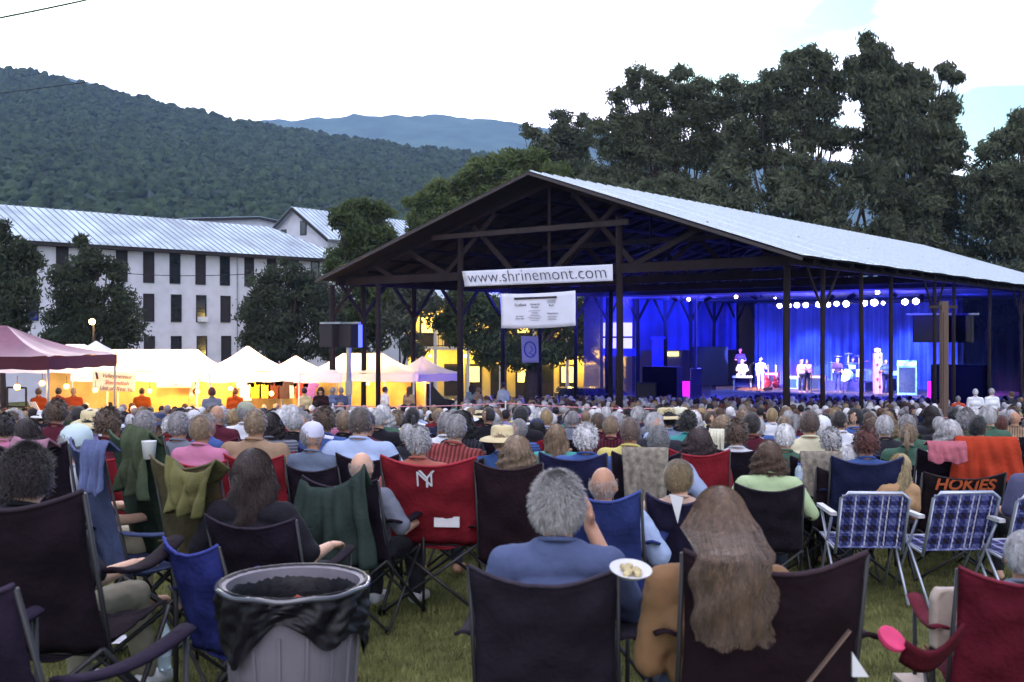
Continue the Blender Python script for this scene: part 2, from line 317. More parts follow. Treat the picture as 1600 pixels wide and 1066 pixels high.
# small service building beside the stage
def service():
    D = 66; c = G(1035, D); root = empty('service_building', c, radians(-10), 'low grey service building with a lit sign behind the left speaker stack', 'building')
    m = MB(); m.box((0, 1.5, 1.9), (4.6, 3, 3.8)); m.build('wall', mat('grey_siding', C('8b8c98', .5), .9, .1, 2), root)
    m = MB(); m.box((0, 1.3, 3.95), (5.2, 4, .2)); m.build('roof', trim_dark, root)
    m = MB(); m.box((.65, -.06, 3.2), (.75, .1, .28)); m.build('lit_sign', bulb_mat('lit_sign', (1, .9, .25), 2.2), root)
    m = MB(); m.box((-.9, -.03, 1.1), (1, .06, 2.1)); m.build('door', trim_dark, root)
service()
# ---------------------------------------------------------------- trees
leaf_cols = {'dark': C('505644', .92), 'mid': C('4e5a38', .78), 'light': C('5c6840', .8), 'near': C('444c3c', .8)}
def leafmat(kind):
    nm = 'leaves_' + kind
    if nm in MATS: return MATS[nm]
    m = mat(nm, leaf_cols[kind], .75, .5, .9, spec=.15); t = m.node_tree; b = t.nodes['Principled BSDF']; tr = t.nodes.new('ShaderNodeBsdfTranslucent'); q = t.nodes.new('ShaderNodeMixShader'); q.inputs[0].default_value = .42
    t.links.new(b.inputs['Base Color'].links[0].from_socket, tr.inputs[0]); t.links.new(b.outputs[0], q.inputs[1]); t.links.new(tr.outputs[0], q.inputs[2]); t.links.new(q.outputs[0], t.nodes['Material Output'].inputs[0]); return m
def tree(label, px, D, blobs, kind='dark', n=9000, lsz=.16, trunk_r=.3, group='trees around the lawn', droop=.5, extra=0, mid=None):
    """blobs: (px, py, rx, ry) clumps in photo pixels at distance D -> real crown volumes with depth"""
    base = G(px, D); root = empty('tree', base, 0, label, 'tree', group)
    tm = MB(); top = min(b[1] for b in blobs); zc = Z(top, D) - base.z; fork = max(1.8, min(zc * .3, 5))
    if mid: fork = Z(mid, D) - base.z
    tm.tube([(0, 0, -.2), (R.uniform(-.1, .1), 0, fork * .5), (R.uniform(-.2, .2), 0, fork)], [trunk_r * 1.25, trunk_r, trunk_r * .85], 10)
    cm = MB(); tot = sum(b[2] * b[3] for b in blobs); vo = []
    for (bx, by, rx, ry) in blobs:
        rx *= {1250: 1.07, 1400: 1.07, 150: .84, 445: .88, 2: .82}.get(px, 1); ry *= {1250: 1.07, 1400: 1.07, 150: .95, 445: .95}.get(px, 1)
        c = P(bx, by, D) - base; a = rx / F * D; h = ry / F * D; dy = (a + h) * .45; c.y += R.uniform(-.5, .5) * dy
        p0 = Vector((0, 0, fork)); mid_ = (p0 + c) / 2 + Vector((R.uniform(-.5, .5), R.uniform(-.5, .5), R.uniform(0, .6)))
        tm.tube([p0 - Vector((0, 0, .3)), mid_, c, c + Vector((R.uniform(-.3, .3) * a, 0, h * .6))], [trunk_r * .42, trunk_r * .24, trunk_r * .11, .015], 6)
        for q in range(7):
            e = c + Vector((R.uniform(-.8, .8) * a, R.uniform(-.8, .8) * dy, R.uniform(-.6, .8) * h)); tm.tube([mid_.lerp(c, R.random()), e], [trunk_r * .12, .012], 4, cap=False)
        k = max(3, int(26 * rx * ry / tot * max(1, len(blobs) * .7)))      # sub-clumps
        subs = []
        for _ in range(k):
            while True:
                v = Vector((R.uniform(-1, 1), R.uniform(-1, 1), R.uniform(-1, 1)))
                if .2 < v.length < 1: break
            subs.append((c + Vector((v.x * a * .85, v.y * dy * .85, v.z * h * .85)), R.uniform(.28, .5) * min(a, h) + .2))
        m_ = int(n * rx * ry / tot)
        for _ in range(m_):
            sc_, sr = R.choice(subs); v = Vector((R.gauss(0, 1), R.gauss(0, 1), R.gauss(0, 1))).normalized() * sr * (R.random() ** .35) * (1 if R.random() < .6 else R.uniform(1, 1.55)); v.z *= .75
            p = sc_ + v; L = lsz * R.uniform(.7, 1.5); d1 = Vector((R.uniform(-1, 1), R.uniform(-1, 1), R.uniform(-1 - droop, .5))).normalized() * L
            d2 = d1.cross(Vector((R.uniform(-1, 1), R.uniform(-1, 1), R.uniform(-1, 1)))).normalized() * L * .33
            cm.add([p - d1, p + d2, p + d1, p - d2], [(0, 1, 2, 3)])
    tm.build('trunk', mat('bark', C('3f3430', .7), .95, .3, 5, .6, 12), root, smooth=True)
    cm.build('crown', leafmat(kind), root)
    return root
tree('dark leafy tree cut by the left edge beside the lodge', 2, 46, [(5, 360, 14, 30), (12, 420, 45, 40), (25, 395, 28, 30), (55, 405, 18, 20), (15, 470, 55, 38), (45, 450, 22, 22), (0, 500, 60, 35)], 'near', 11000, .13, .25)
tree('conical dark tree standing before the left half of the lodge', 150, 52, [(128, 390, 14, 22), (130, 420, 28, 26), (150, 410, 26, 18), (105, 432, 26, 22), (180, 428, 18, 22), (125, 465, 46, 30), (190, 468, 26, 32), (95, 495, 38, 25), (150, 505, 60, 30), (205, 500, 26, 28), (110, 530, 50, 28), (190, 530, 48, 24), (140, 548, 60, 18)], 'near', 26000, .12, .25)
tree('rounded dark tree before the right half of the lodge', 445, 56, [(445, 408, 8, 10), (432, 428, 22, 20), (470, 430, 28, 18), (410, 458, 28, 26), (455, 465, 42, 30), (500, 455, 34, 30), (400, 495, 30, 26), (445, 510, 50, 30), (500, 505, 40, 36), (395, 525, 26, 22), (450, 545, 60, 22), (520, 540, 36, 26)], 'near', 28000, .12, .28)
tree('green tree rising behind the left corner of the pavilion', 565, 66, [(560, 322, 30, 18), (590, 330, 22, 22), (540, 345, 24, 26), (570, 360, 40, 30), (600, 365, 20, 30), (545, 395, 34, 26), (585, 400, 36, 30), (530, 420, 26, 20), (570, 440, 50, 30), (560, 490, 55, 35), (600, 480, 40, 40), (560, 530, 50, 25)], 'mid', 26000, .16, .35)
tree('tree seen through the pavilion beside the yellow porch', 625, 64, [(640, 460, 40, 20), (620, 500, 28, 34), (645, 540, 22, 18), (660, 475, 30, 20)], 'dark', 7000, .16, .2)
tree('broad light green tree behind the pavilion roof peak', 745, 80, [(655, 318, 22, 16), (690, 305, 28, 24), (665, 345, 32, 22), (720, 285, 32, 22), (740, 265, 24, 18), (770, 262, 30, 20), (800, 255, 30, 22), (830, 250, 28, 22), (760, 300, 50, 28), (710, 330, 50, 26), (820, 285, 45, 25), (680, 365, 50, 20), (760, 340, 60, 30), (860, 280, 35, 30)], 'light', 26000, .2, .4)
tree('green tree seen through the open pavilion behind the sponsor banner', 830, 66, [(720, 470, 30, 24), (760, 480, 42, 34), (810, 485, 45, 35), (860, 490, 45, 36), (905, 500, 40, 36), (725, 520, 30, 30), (770, 540, 40, 32), (820, 555, 40, 24), (865, 555, 40, 22), (905, 548, 26, 20), (700, 495, 25, 30), (935, 480, 20, 30)], 'mid', 26000, .15, .45, mid=560)
tree('small dark round topped tree left of the tall ones', 875, 92, [(830, 207, 18, 14), (875, 183, 18, 14), (905, 190, 12, 14), (922, 192, 9, 10), (870, 212, 36, 22), (905, 222, 26, 22), (850, 235, 30, 20), (890, 250, 40, 20), (905, 272, 46, 22)], 'dark', 12000, .2, .4, droop=.2)
tree('tall leafy tree with ragged crown right of the roof peak', 1040, 76, [(993, 118, 18, 18), (1022, 125, 18, 18), (1065, 112, 22, 16), (975, 150, 22, 20), (1015, 155, 32, 22), (1060, 145, 28, 24), (1098, 130, 22, 20), (1135, 135, 22, 18), (955, 188, 20, 20), (990, 190, 34, 26), (1045, 190, 42, 30), (1100, 175, 40, 34), (1140, 170, 26, 30), (960, 232, 40, 28), (1020, 240, 50, 34), (1080, 235, 46, 30), (960, 280, 60, 30), (1040, 290, 70, 30), (935, 200, 16, 18), (1120, 220, 36, 30)], 'dark', 46000, .17, .42)
tree('tall dark tree with forked top above the middle of the roof', 1250, 72, [(1268, 86, 14, 14), (1240, 98, 22, 16), (1285, 100, 20, 16), (1205, 125, 18, 16), (1240, 128, 30, 20), (1290, 130, 24, 20), (1180, 158, 26, 24), (1230, 165, 34, 26), (1285, 165, 30, 22), (1165, 205, 28, 28), (1215, 205, 28, 16), (1275, 205, 32, 18), (1150, 250, 26, 24), (1190, 240, 20, 20), (1300, 220, 18, 18), (1250, 228, 26, 12), (1210, 190, 26, 16), (1250, 188, 22, 12), (1215, 248, 22, 14)], 'dark', 36000, .17, .4)
tree('tallest dark tree with drooping sprays above the roof', 1400, 70, [(1357, 66, 15, 14), (1360, 88, 24, 16), (1340, 105, 22, 18), (1378, 112, 26, 18), (1350, 135, 36, 22), (1400, 130, 28, 24), (1425, 118, 22, 16), (1375, 165, 42, 24), (1425, 160, 28, 18), (1475, 112, 18, 12), (1490, 125, 10, 12), (1480, 160, 20, 20), (1470, 180, 24, 14), (1395, 205, 46, 26), (1445, 205, 44, 24), (1370, 235, 34, 22), (1430, 245, 60, 26), (1490, 215, 26, 18), (1480, 245, 36, 20), (1330, 215, 18, 14), (1400, 178, 34, 16), (1450, 135, 12, 16), (1445, 190, 30, 12), (1415, 228, 50, 14)], 'dark', 46000, .17, .42, droop=1.2)
tree('dark tree cut by the right edge of the picture', 1590, 66, [(1595, 190, 18, 16), (1575, 215, 24, 22), (1610, 220, 30, 30), (1545, 235, 20, 18), (1560, 265, 38, 28), (1600, 290, 50, 36), (1530, 285, 26, 24), (1560, 330, 60, 36), (1600, 380, 60, 40)], 'dark', 24000, .18, .45)
for i, (px, lab, yy, rad) in enumerate([(960, 'low dark tree tucked behind the roof left of centre', 310, 55), (1070, 'low dark tree behind the middle of the long roof', 305, 62), (1185, 'bushy dark tree filling the gap under the forked tree', 282, 66), (1300, 'bushy dark tree below the tallest crown', 268, 70), (1420, 'dark undergrowth tree behind the far end of the roof', 282, 74), (1510, 'dark undergrowth tree close to the right edge', 305, 70)]):
    tree(lab, px, 64 + i, [(px - rad * .6, yy - 6, rad * .6, 24), (px + rad * .5, yy - 2, rad * .6, 24), (px, yy + 34, rad * 1.05, 36), (px + rad * .9, yy + 12, 22, 20), (px - 20, yy + 85, rad * 1.05, 34), (px + 20, yy + 130, rad, 36)], 'dark', 13000, .19, .35, group='low trees behind the roof')
for i, (px, D, rr_) in enumerate([(1508, 62, 9), (1532, 60, 11), (1556, 66, 8), (1578, 59, 12), (1600, 62, 10), (1544, 72, 6), (1590, 75, 6)]):
    tree('%s bare trunked dark tree beyond the right of the stage' % ['first', 'second', 'third', 'fourth', 'fifth', 'slim sixth', 'slim seventh'][i], px, D, [(px, 440, 28, 30), (px + 12, 475, 30, 26), (px - 8, 500, 20, 18)], 'dark', 4500, .16, rr_ / F * D * .5, group='trunks at the right edge', mid=470)
# ---------------------------------------------------------------- pavilion
PA = Vector((.644, .765, 0)); PB = Vector((.765, -.644, 0)); PG = Vector((.66, 33.57, 0))
PV = lambda s, t, z: PG + PA * s + PB * t + Vector((0, 0, z))
EZ, RZ, RT, HW, PL = 3.74, 6.62, .65, 9.15, 35.0
def st_from(px, s): k = (px - 800) / F; t = (k * (PG.y + PA.y * s) - PG.x - PA.x * s) / (PB.x - k * PB.y); return t
def pavilion():
    root = empty('pavilion', PV(18, 0, gz(46)), 0, 'huge open timber pavilion with pale metal roof sheltering the stage', 'pavilion')
    iv = Matrix.Translation(-root.location)
    def add(name, mb, m, par=root, **k):
        o_ = mb.build(name, m, None, **k); o_.data.transform(iv); o_.parent = par; return o_
    def roofz(t): return RZ - (RZ - EZ) * (abs(t - RT) / (HW + (RT if t < RT else -RT)))
    ov = .55
    rf = MB(); ud = MB()
    for sg in (-1, 1):
        te = sg * (HW + ov)
        rf.grid(lambda u, v: PV(-1 + (PL + 1.6) * u, RT + (te - RT) * v, roofz(RT + (te - RT) * v) + .14 + .012 * sin(u * 90) * (1 if v else 0)), 60, 4)
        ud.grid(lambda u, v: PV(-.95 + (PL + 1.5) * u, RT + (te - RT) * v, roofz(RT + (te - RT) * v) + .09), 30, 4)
    rr = add('roof', rf, metal_roof)
    sm = MB(); k = -.9
    while k < PL + .5: te = HW + ov; sm.bar(PV(k, RT, roofz(RT) + .16), PV(k, te, roofz(te) + .16), .035); k += .6
    add('roof_ribs', sm, mat('roof_rib', C('c4ccd6', .8), .5, .1), rr)
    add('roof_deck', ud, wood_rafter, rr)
    fb = MB()
    for sg in (-1, 1): te = sg * (HW + ov); fb.bar(PV(-1.0, RT, RZ + .06), PV(-1.0, te, roofz(te) + .04), .05, ht=.09)
    add('bargeboard', fb, mat('barge_edge', C('5c5458', .4), .8, .1), rr)
    rj = MB(); k = 0
    while k <= PL:
        for sg in (-1, 1): te = sg * (HW + ov * .8); rj.bar(PV(k, RT, roofz(RT) - .02), PV(k, te, roofz(te) - .02), .06, ht=.16)
        k += 1.2
    for q in range(1, 8):
        for sg in (-1, 1): t = RT + (sg * HW - RT) * q / 8; rj.bar(PV(0, t, roofz(t) - .14), PV(PL, t, roofz(t) - .14), .05, ht=.1)
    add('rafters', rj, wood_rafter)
    s = 0; first = True
    while s <= PL + .1:
        tr = MB(); mt = wood_pale if first else wood_dark
        tr.bar(PV(s, -HW, EZ - .1), PV(s, HW, EZ - .1), .14, ht=.28); ct = EZ + (RZ - EZ) * .45
        cl = -HW + (HW + RT) * .45 ; cr = HW - (HW - RT) * .45
        for a, b in (((-HW, EZ), (RT, RZ - .15)), ((HW, EZ), (RT, RZ - .15)), ((-3.9, EZ), (-6.2, EZ + 1.05)), ((-3.9, EZ), (-1.6, RZ - .95)), ((-.9, EZ), (-2.6, RZ - 1.3)), ((.9, EZ), (3.4, RZ - .95)), ((3.9, EZ), (1.6, RZ - .5)), ((3.9, EZ), (6.4, EZ + 1.05)), ((RT, EZ), (RT, RZ - .2)), ((-6.6, EZ), (-8, EZ + .6))):
            tr.bar(PV(s + .05, a[0], a[1]), PV(s + .05, b[0], b[1]), .09, ht=.16)
        add('truss', tr, wood_dark)
        if first or s in (6.0,): c2 = MB(); c2.bar(PV(s - .12, -4.4, EZ + 1.28), PV(s - .12, 3.8, EZ + 1.28), .08, ht=.17); add('collar_beam', c2, wood_pale)
        s += 6.0; first = False
    for sg in (-1, 1): bm_ = MB(); bm_.bar(PV(-.4, sg * HW, EZ - .1), PV(PL, sg * HW, EZ - .1), .18, ht=.3); add('eave_beam', bm_, wood_dark)
    def post(s, t, r=.11, braces=True, top=None, m=wood_dark, front=False, bw_=.09):
        p = PV(s, t, 0); g0 = gz(p.y) - .2; tp = top or EZ - .2; q = MB(); jx = R.uniform(-.05, .05)
        q.tube([(p.x, p.y, g0), (p.x + jx, p.y, (g0 + tp) / 2), (p.x, p.y, tp)], [r * 1.15, r * 1.05, r], 10); po = add('post', q, m, smooth=True)
        if braces:
            bq = MB()
            for ds in ((-1.15, 1.15) if not front else ()): bq.bar(PV(s, t, tp - 1.25), PV(s + ds, t, tp + .02), bw_, ht=bw_ * 1.35)
            if front:
                for dt in (-1.3, 1.3):
                    if abs(t + dt) < HW: bq.bar(PV(s, t, tp - 1.25), PV(s, t + dt, tp + .02), bw_, ht=bw_ * 1.35)
            add('brace', bq, m, po)
    s = .9
    while s < PL: post(s, -HW, .095); s += 2.75
    for px in (1286, 1345, 1392, 1460): kx = (px - 800) / F; s_ = (kx * (PG.y + PB.y * HW) - PG.x - PB.x * HW) / (PA.x - kx * PA.y); post(s_, HW, .062, px == 1286 or px == 1460, bw_=.05)
    for s_ in (13, 17.5, 22, 26.5, 31): post(s_, HW, .062, s_ == 22, bw_=.05)
    for px in (720, 967): t = st_from(px, 0); post(0, t, .105, False, top=EZ + 1.3 if px == 720 else EZ + 1.5)
    post(0, st_from(1230, 0), .088, False); post(0, st_from(572, -.6), .085, False); post(0, st_from(519, 0) , .11, True, front=True)
    post(12, -5.2, .1, False)
    # backdrop wall at the stage end
    bw = MB(); te_ = st_from(1505, PL - 1.2); bw.box(PV(PL - 1.2, (te_ - HW) / 2, (EZ - 2.85) / 2), (HW + te_, .15, EZ + 2.85), rz=math.atan2(PB.y, PB.x)); add('end_wall', bw, mat('stage_end_wall', C('7a7e9a', .6), .9, .3, .5))
pavilion()
FRZ = math.atan2(PB.y, PB.x)
def banner(name, label, cat, corners, mt, sag=.0, n=24, fold=.02, wave=3):
    a, b, c, d = [Vector(q) for q in corners]      # tl tr br bl
    o = (a + b + c + d) / 4; m = MB(); nn = (b - a).cross(d - a).normalized()
    m.grid(lambda u, v: (a.lerp(b, u)).lerp(d.lerp(c, u), v) - o + nn * (fold * sin(u * 9 + v * wave) + fold * .6 * sin(u * 23 - v * 7)) + Vector((0, 0, -sag * 4 * u * (1 - u))), n, 8)
    ob = m.build(name, mt, smooth=True, solid=.006); ob.location = o; tag(ob, label, cat); return ob, o, (b - a).normalized(), (a - d).normalized(), nn
def at_front(px, py, s=-.3):
    t = st_from(px, s); p = PV(s, t, 0); return Vector((p.x, p.y, Z(py, p.y)))
ink = mat('dark_grey_ink', C('4a4450', .5), .8, .05); ink2 = mat('print_ink', C('6a6470', .6), .8, .05)
ban = mat('white_vinyl', C('cfd2e4', .86), .5, .05, 2, .1, 6)
ob, o, ex, ez, nn = banner('banner', 'long white banner reading www.shrinemont.com across the pavilion front', 'banner', [at_front(722, 424), at_front(957, 413), at_front(958, 439), at_front(726, 448)], ban, fold=.008)
wid = (at_front(950, 420) - at_front(731, 436)).length
text('lettering', 'www.shrinemont.com', ink, .56, Matrix.Translation(-nn * .03 + ez * .02) @ basis((0, 0, 0), ex, ez), ob, thin=-.009, width=wid * .985)
ob, o, ex, ez, nn = banner('banner', 'white sponsor banner with dark heading bar below the website banner', 'banner', [at_front(782, 459), at_front(899, 454), at_front(900, 509), at_front(783, 513)], ban, sag=.04, fold=.012)
sb = MB(); n_ = -nn
def sbq(cx, cz, w_, h): c = ex * cx + ez * cz + n_ * .035; return c, w_, h
def pl(mb, cx, cz, w_, h):
    c = ex * cx + ez * cz + n_ * .035; mb.quad(c - ex * w_ / 2 - ez * h / 2, c + ex * w_ / 2 - ez * h / 2, c + ex * w_ / 2 + ez * h / 2, c - ex * w_ / 2 + ez * h / 2)
pl(sb, -.05, .37, 1.75, .07); sb.build('heading_bar', ink, ob)
for (s_, x_, z_, sz) in (('FirstBank', -.66, .16, .13), ('Farmers &', -.06, .17, .09), ('Merchants', -.06, .08, .07), ('Bank', .6, .12, .1), ('Insurance', .65, -.13, .11), ('Eye Center', -.7, -.2, .07), ('Rotary Club', -.7, -.28, .07)):
    text('lettering', s_, ink2, sz, Matrix.Translation(ex * x_ + ez * z_ + n_ * .035) @ basis((0, 0, 0), ex, ez), ob)
for k in range(7): ln = MB(); pl(ln, -.08, -.04 - k * .05, R.uniform(.25, .6), .012); ln.build('small_print', ink2, ob)
for k in range(3):
    ln = MB(); pl(ln, .62, -.24 - k * .045, R.uniform(.25, .5), .012); ln.build('small_print', ink2, ob); ln = MB(); pl(ln, .6, .28 - k * .04, .35, .012); ln.build('small_print', ink2, ob)
pp = PV(2.2, st_from(828, 2.2), 0); D_ = pp.y
ob, o, ex, ez, nn = banner('poster', 'blue lit square poster with round emblem hung on a post', 'poster', [P(814, 525, D_), P(841, 526, D_), P(842, 567, D_), P(816, 567, D_)], mat('poster_paper', C('8080d0', .8), .7, .05), fold=.004)
rg = MB(); pts = [ex * cos(a * pi / 14) * .2 + ez * sin(a * pi / 14) * .27 - nn * .02 for a in range(29)]; rg.tube(pts, .025, 6, cap=False); rg.tube([ex * .02 + ez * .12 - nn * .02, ex * .1 - nn * .02, ex * -.04 - ez * .12 - nn * .02, ex * .13 - ez * .2 - nn * .02], .018, 6); rg.build('emblem', mat('emblem_blue', C('2a38c0', .8), .7, 0), ob)
# ---------------------------------------------------------------- stage
SZ = -1.45; blue = (.02, .04, 1)
m = MB(); m.box(PV(28.5, .2, SZ - .75), (14.2, 9.2, 1.5), rz=FRZ); stg = m.build('stage', mat('stage_deck', C('6a6070', .6), .6, .2, 4)); tag(stg, 'raised dark stage platform at the far end of the pavilion', 'stage')
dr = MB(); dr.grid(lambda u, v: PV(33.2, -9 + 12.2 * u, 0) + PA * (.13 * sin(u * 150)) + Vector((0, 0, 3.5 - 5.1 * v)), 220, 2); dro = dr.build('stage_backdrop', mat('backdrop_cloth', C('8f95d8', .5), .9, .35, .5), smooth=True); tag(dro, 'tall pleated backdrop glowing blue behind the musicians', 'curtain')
def sta(px, s): t = st_from(px, s); return PV(s, t, 0)
# lamp bar with par cans
bar = MB(); a = sta(1208, 23.4); b = sta(1470, 23.4); zb = 3.15; bar.bar((a.x, a.y, zb), (b.x, b.y, zb), .06); bo = bar.build('lighting_truss', trim_dark); tag(bo, 'black lighting bar carrying the row of bright stage lamps', 'truss')
lampM = bulb_mat('lamp_face', (1, .93, 1), 40); orangeM = bulb_mat('amber_face', (1, .6, .25), 30)
ords = ['first', 'second', 'third', 'fourth', 'fifth', 'sixth', 'seventh', 'eighth', 'ninth', 'tenth', 'eleventh', 'twelfth', 'thirteenth']
can0 = None
for i, (px, py, r) in enumerate([(1218, 478, 3.4), (1232, 478, 3.8), (1245, 477, 3.8), (1259, 477, 3.8), (1279, 476, 4), (1294, 476, 3.6), (1307, 475, 3.6), (1322, 475, 4.4), (1351, 474, 4), (1366, 473, 5), (1380, 474, 2.6), (1414, 472, 4.4), (1431, 471, 4.4)]):
    p = sta(px, 23.2); p.z = Z(py, p.y); k = r / F * p.y / .078; d = (Vector((0, 0, EYE)) - p).normalized()
    if can0 is None:
        cm = MB(); cm.tube([(0, 0, -.28), (0, 0, -.2), (0, 0, .03)], [.05, .085, .09], 12); can0 = cm.mesh('stage_lamp', black_box); fm = MB(); fm.ball((0, 0, .0), .1, 12, 6, sc=(1, 1, .35)); fM = fm.mesh('lamp_face', lampM)
    o = link('stage_lamp', can0); o.location = p; o.rotation_euler = d.to_track_quat('Z', 'Y').to_euler(); o.scale = (k * .8,) * 3; link('lamp_face', fM, o)
    tag(o, '%s bright lamp from the left in the row above the stage' % ords[i], 'stage lamp', 'bright lamps in a row above the stage')
for i, (px, py, lab) in enumerate([(1076, 468, 'amber spotlight hanging left above the speaker stack'), (1150, 464, 'amber spotlight hanging above the seated player'), (1371, 457, 'pink white spotlight hanging above the lamp row'), (1211, 466, 'small spotlight hanging just left of the lamp row'), (1350, 451, 'tiny spotlight high beside the pink one'), (1462, 479, 'small dim spotlight right of the lamp row')]):
    p = sta(px, 21.5); p.z = Z(py, p.y); o = link('stage_lamp', can0); o.location = p; o.rotation_euler = ((Vector((0, 0, EYE)) - p).to_track_quat('Z', 'Y')).to_euler(); q = .9 if i < 3 else .45; o.scale = (q,) * 3
    fm = MB(); fm.ball((0, 0, 0), .1, 12, 6, sc=(1, 1, .35)); fm.build('lamp_face', orangeM if i < 2 else lampM, o); tag(o, lab, 'stage lamp')
for i, px in enumerate((1050, 1065, 1095, 1110, 1175, 1190, 1300, 1335, 1395, 1440)):
    p = sta(px, 20.5); p.z = Z(464, p.y) + .1 * (i % 3); o = link('stage_lamp', can0); o.location = p; o.rotation_euler = (radians(60), 0, radians(40 * (i % 4) - 60)); o.scale = (1.3,) * 3
    tag(o, 'unlit black can lamp under the roof, %s from the left above the stage' % ords[i], 'stage lamp', 'unlit can lamps under the roof')
# lights
for i, (tt, e) in enumerate(((-8, 500), (-5.2, 2600), (-2.4, 700), (.4, 3600), (3, 900))):
    spot(PV(30.2, tt, 3.3), PV(33.2, tt + .3, -.9), e, (.04, .1, 1), 62, .15, .6)
for tt in (-7.5, -4, -.5, 2.5): spot(PV(31.5, tt, -1.2), PV(33.2, tt, .8), 420, (.12, .22, 1), 90, .2, .8)
for tt in (-8, -3, 2, 6): point(PV(25, tt, 3.1), 330, (.03, .05, 1), .3)
for s_, tt in ((14, -8), (19, -9), (18, 4), (14, 7), (9, -9.2), (21, 0)): point(PV(s_, tt, 3.3), 470, (.04, .04, 1), .3)  # unseen blue fill lamps, added to turn eave beam and crowd blue
for tt, e in ((-5, 700), (-2, 900), (1, 500), (4, 400)): spot(PV(22.8, tt, 3.1), PV(26.5, tt, -.9), e * 4.5, (1, .74, .88), 40, .1)
for tt in (-6, 0, 5): spot(PV(21, tt, 3.2), PV(26, tt, -1), 2600, (.2, .35, 1), 60, .1)
# speakers
def box_speaker(name, label, c, w_, d, h, rz, hang=None, cat='speaker'):
    root = empty(name, c, rz, label, cat); m = MB(); m.box((0, 0, h / 2), (w_, d, h)); m.build('cabinet', black_box, root)
    q = MB(); q.box((0, -d / 2 - .02, h / 2), (w_ * .92, .03, h * .94)); q.build('grille', mat('speaker_grille', C('2a2630', .6), .6, .3, 90), root)
    if hang: z_ = MB(); z_.box((0, 0, h + .05), (w_ * 1.5, .12, .07)); z_.build('hanging_bar', steel, root)
    return root
D_ = 37; p = P(517, 543, D_)
box_speaker('hanging_speaker', 'black speaker on the left hung at the pavilion corner post', p, .62, .5, 36 / F * D_, radians(-30), 1)
p = P(546, 543, D_); box_speaker('hanging_speaker', 'black speaker beside a blue strip hung near the corner post', p, .62, .5, 36 / F * D_, radians(-30), 1)
m = MB(); m.box(P(563, 525, 36.6), (.14, .05, .8)); tag(m.build('blue_strip', bulb_mat('blue_strip', (.08, .12, 1), .9)), 'narrow blue glowing strip beside the hung corner speaker', 'light strip')
m = MB(); m.tube([G(545, 36.8), P(545, 543, 36.8)], .09, 8); m.box(G(545, 36.8) + Vector((0, 0, 1.7)), (.22, .22, .5)); tag(m.build('steel_post', steel), 'grey steel post under the hung corner speakers', 'post')
D_ = 40; box_speaker('hanging_speaker', 'wide black speaker array hung left of the pale timber mast', P(1453, 535, D_), 46 / F * D_, .7, 42 / F * D_, radians(-30), 1)
box_speaker('hanging_speaker', 'wide black speaker array hung right of the pale timber mast', P(1499, 535, D_), 38 / F * D_, .7, 42 / F * D_, radians(-30), 1)
box_speaker('speaker_stack', 'large black speaker stack on the ground left of the stage', G(1035, 49), 55 / F * 49, 1, Z(573, 49) - gz(49), radians(-25))
box_speaker('speaker_stack', 'large black speaker stack right of the stage behind the mast', G(1500, 46), 78 / F * 46, 1, Z(570, 46) - gz(46), radians(-35))
box_speaker('stage_monitor', 'low rounded black monitor before the left speaker stack', G(1010, 48), .9, .8, Z(598, 48) - gz(48), radians(-10))
# mast
m = MB(); D_ = 24; g0 = gz(D_); zt = Z(481, D_)
root = empty('timber_mast', G(1475, D_), 0, 'pale square timber mast with crossarm standing right of the stage', 'mast')
m.box((0, 0, (zt - g0) / 2), (.15, .15, zt - g0 + .3)); m.box((-.03, -.09, (zt - g0) / 2), (.035, .03, zt - g0 - .2)); m.build('pole', mat('pale_pole_wood', C('8c7468', .4), .9, .25, 3, .3, 20, stretch=(1, 1, .1)), root)
m = MB(); m.bar((-.35, 0, zt - g0 + .02), (.3, 0, zt - g0 + .02), .06); m.build('crossarm', wood_pale, root)
# tall thin stand left of the stage, projection screen, drapes
m = MB(); m.tube([G(1087, 50), P(1087, 468, 50)], .07, 8); m.box(P(1087, 600, 50), (.5, .4, 1.5)); tag(m.build('light_stand', steel), 'tall thin steel lighting stand left of the stage', 'light stand')
D_ = 56; root = empty('projection_screen', G(965, D_), radians(-12), 'projection screen on a blue lit frame seen between pavilion posts', 'screen')
zz = lambda py: Z(py, D_) - gz(D_); wx = lambda px: (px - 965) / F * D_
m = MB(); m.box((0, 0, (zz(500) + zz(550)) / 2), (wx(987) - wx(942), .05, zz(505) - zz(546))); m.build('picture', bulb_mat('screen_picture', (.78, .72, 1), .75), root)
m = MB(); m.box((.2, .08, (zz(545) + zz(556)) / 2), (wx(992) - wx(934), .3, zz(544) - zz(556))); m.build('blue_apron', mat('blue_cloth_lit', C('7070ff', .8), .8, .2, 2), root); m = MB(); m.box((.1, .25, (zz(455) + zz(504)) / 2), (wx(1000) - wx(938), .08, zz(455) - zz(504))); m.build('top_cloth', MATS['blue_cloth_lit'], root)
m = MB(); m.box((0, -.06, zz(527)), (wx(989) - wx(940), .06, .1))
for px in (940, 990): m.box((wx(px), 0, zz(455) / 2), (.14, .14, zz(455)))
m.build('frame', trim_dark, root)
spot(P(960, 490, 50), P(965, 520, 56), 2200, blue, 80, .3)
dr = MB(); a = P(992, 452, 60); b = P(1150, 452, 60); b.y = 63; b.x = X(1150, 63)
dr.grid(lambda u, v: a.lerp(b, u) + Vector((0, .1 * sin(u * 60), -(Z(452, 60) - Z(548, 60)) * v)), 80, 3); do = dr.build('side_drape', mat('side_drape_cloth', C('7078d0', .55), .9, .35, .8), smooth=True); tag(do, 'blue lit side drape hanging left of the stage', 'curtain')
spot(P(1050, 470, 55), P(1050, 510, 60), 2600, blue, 70, .3)
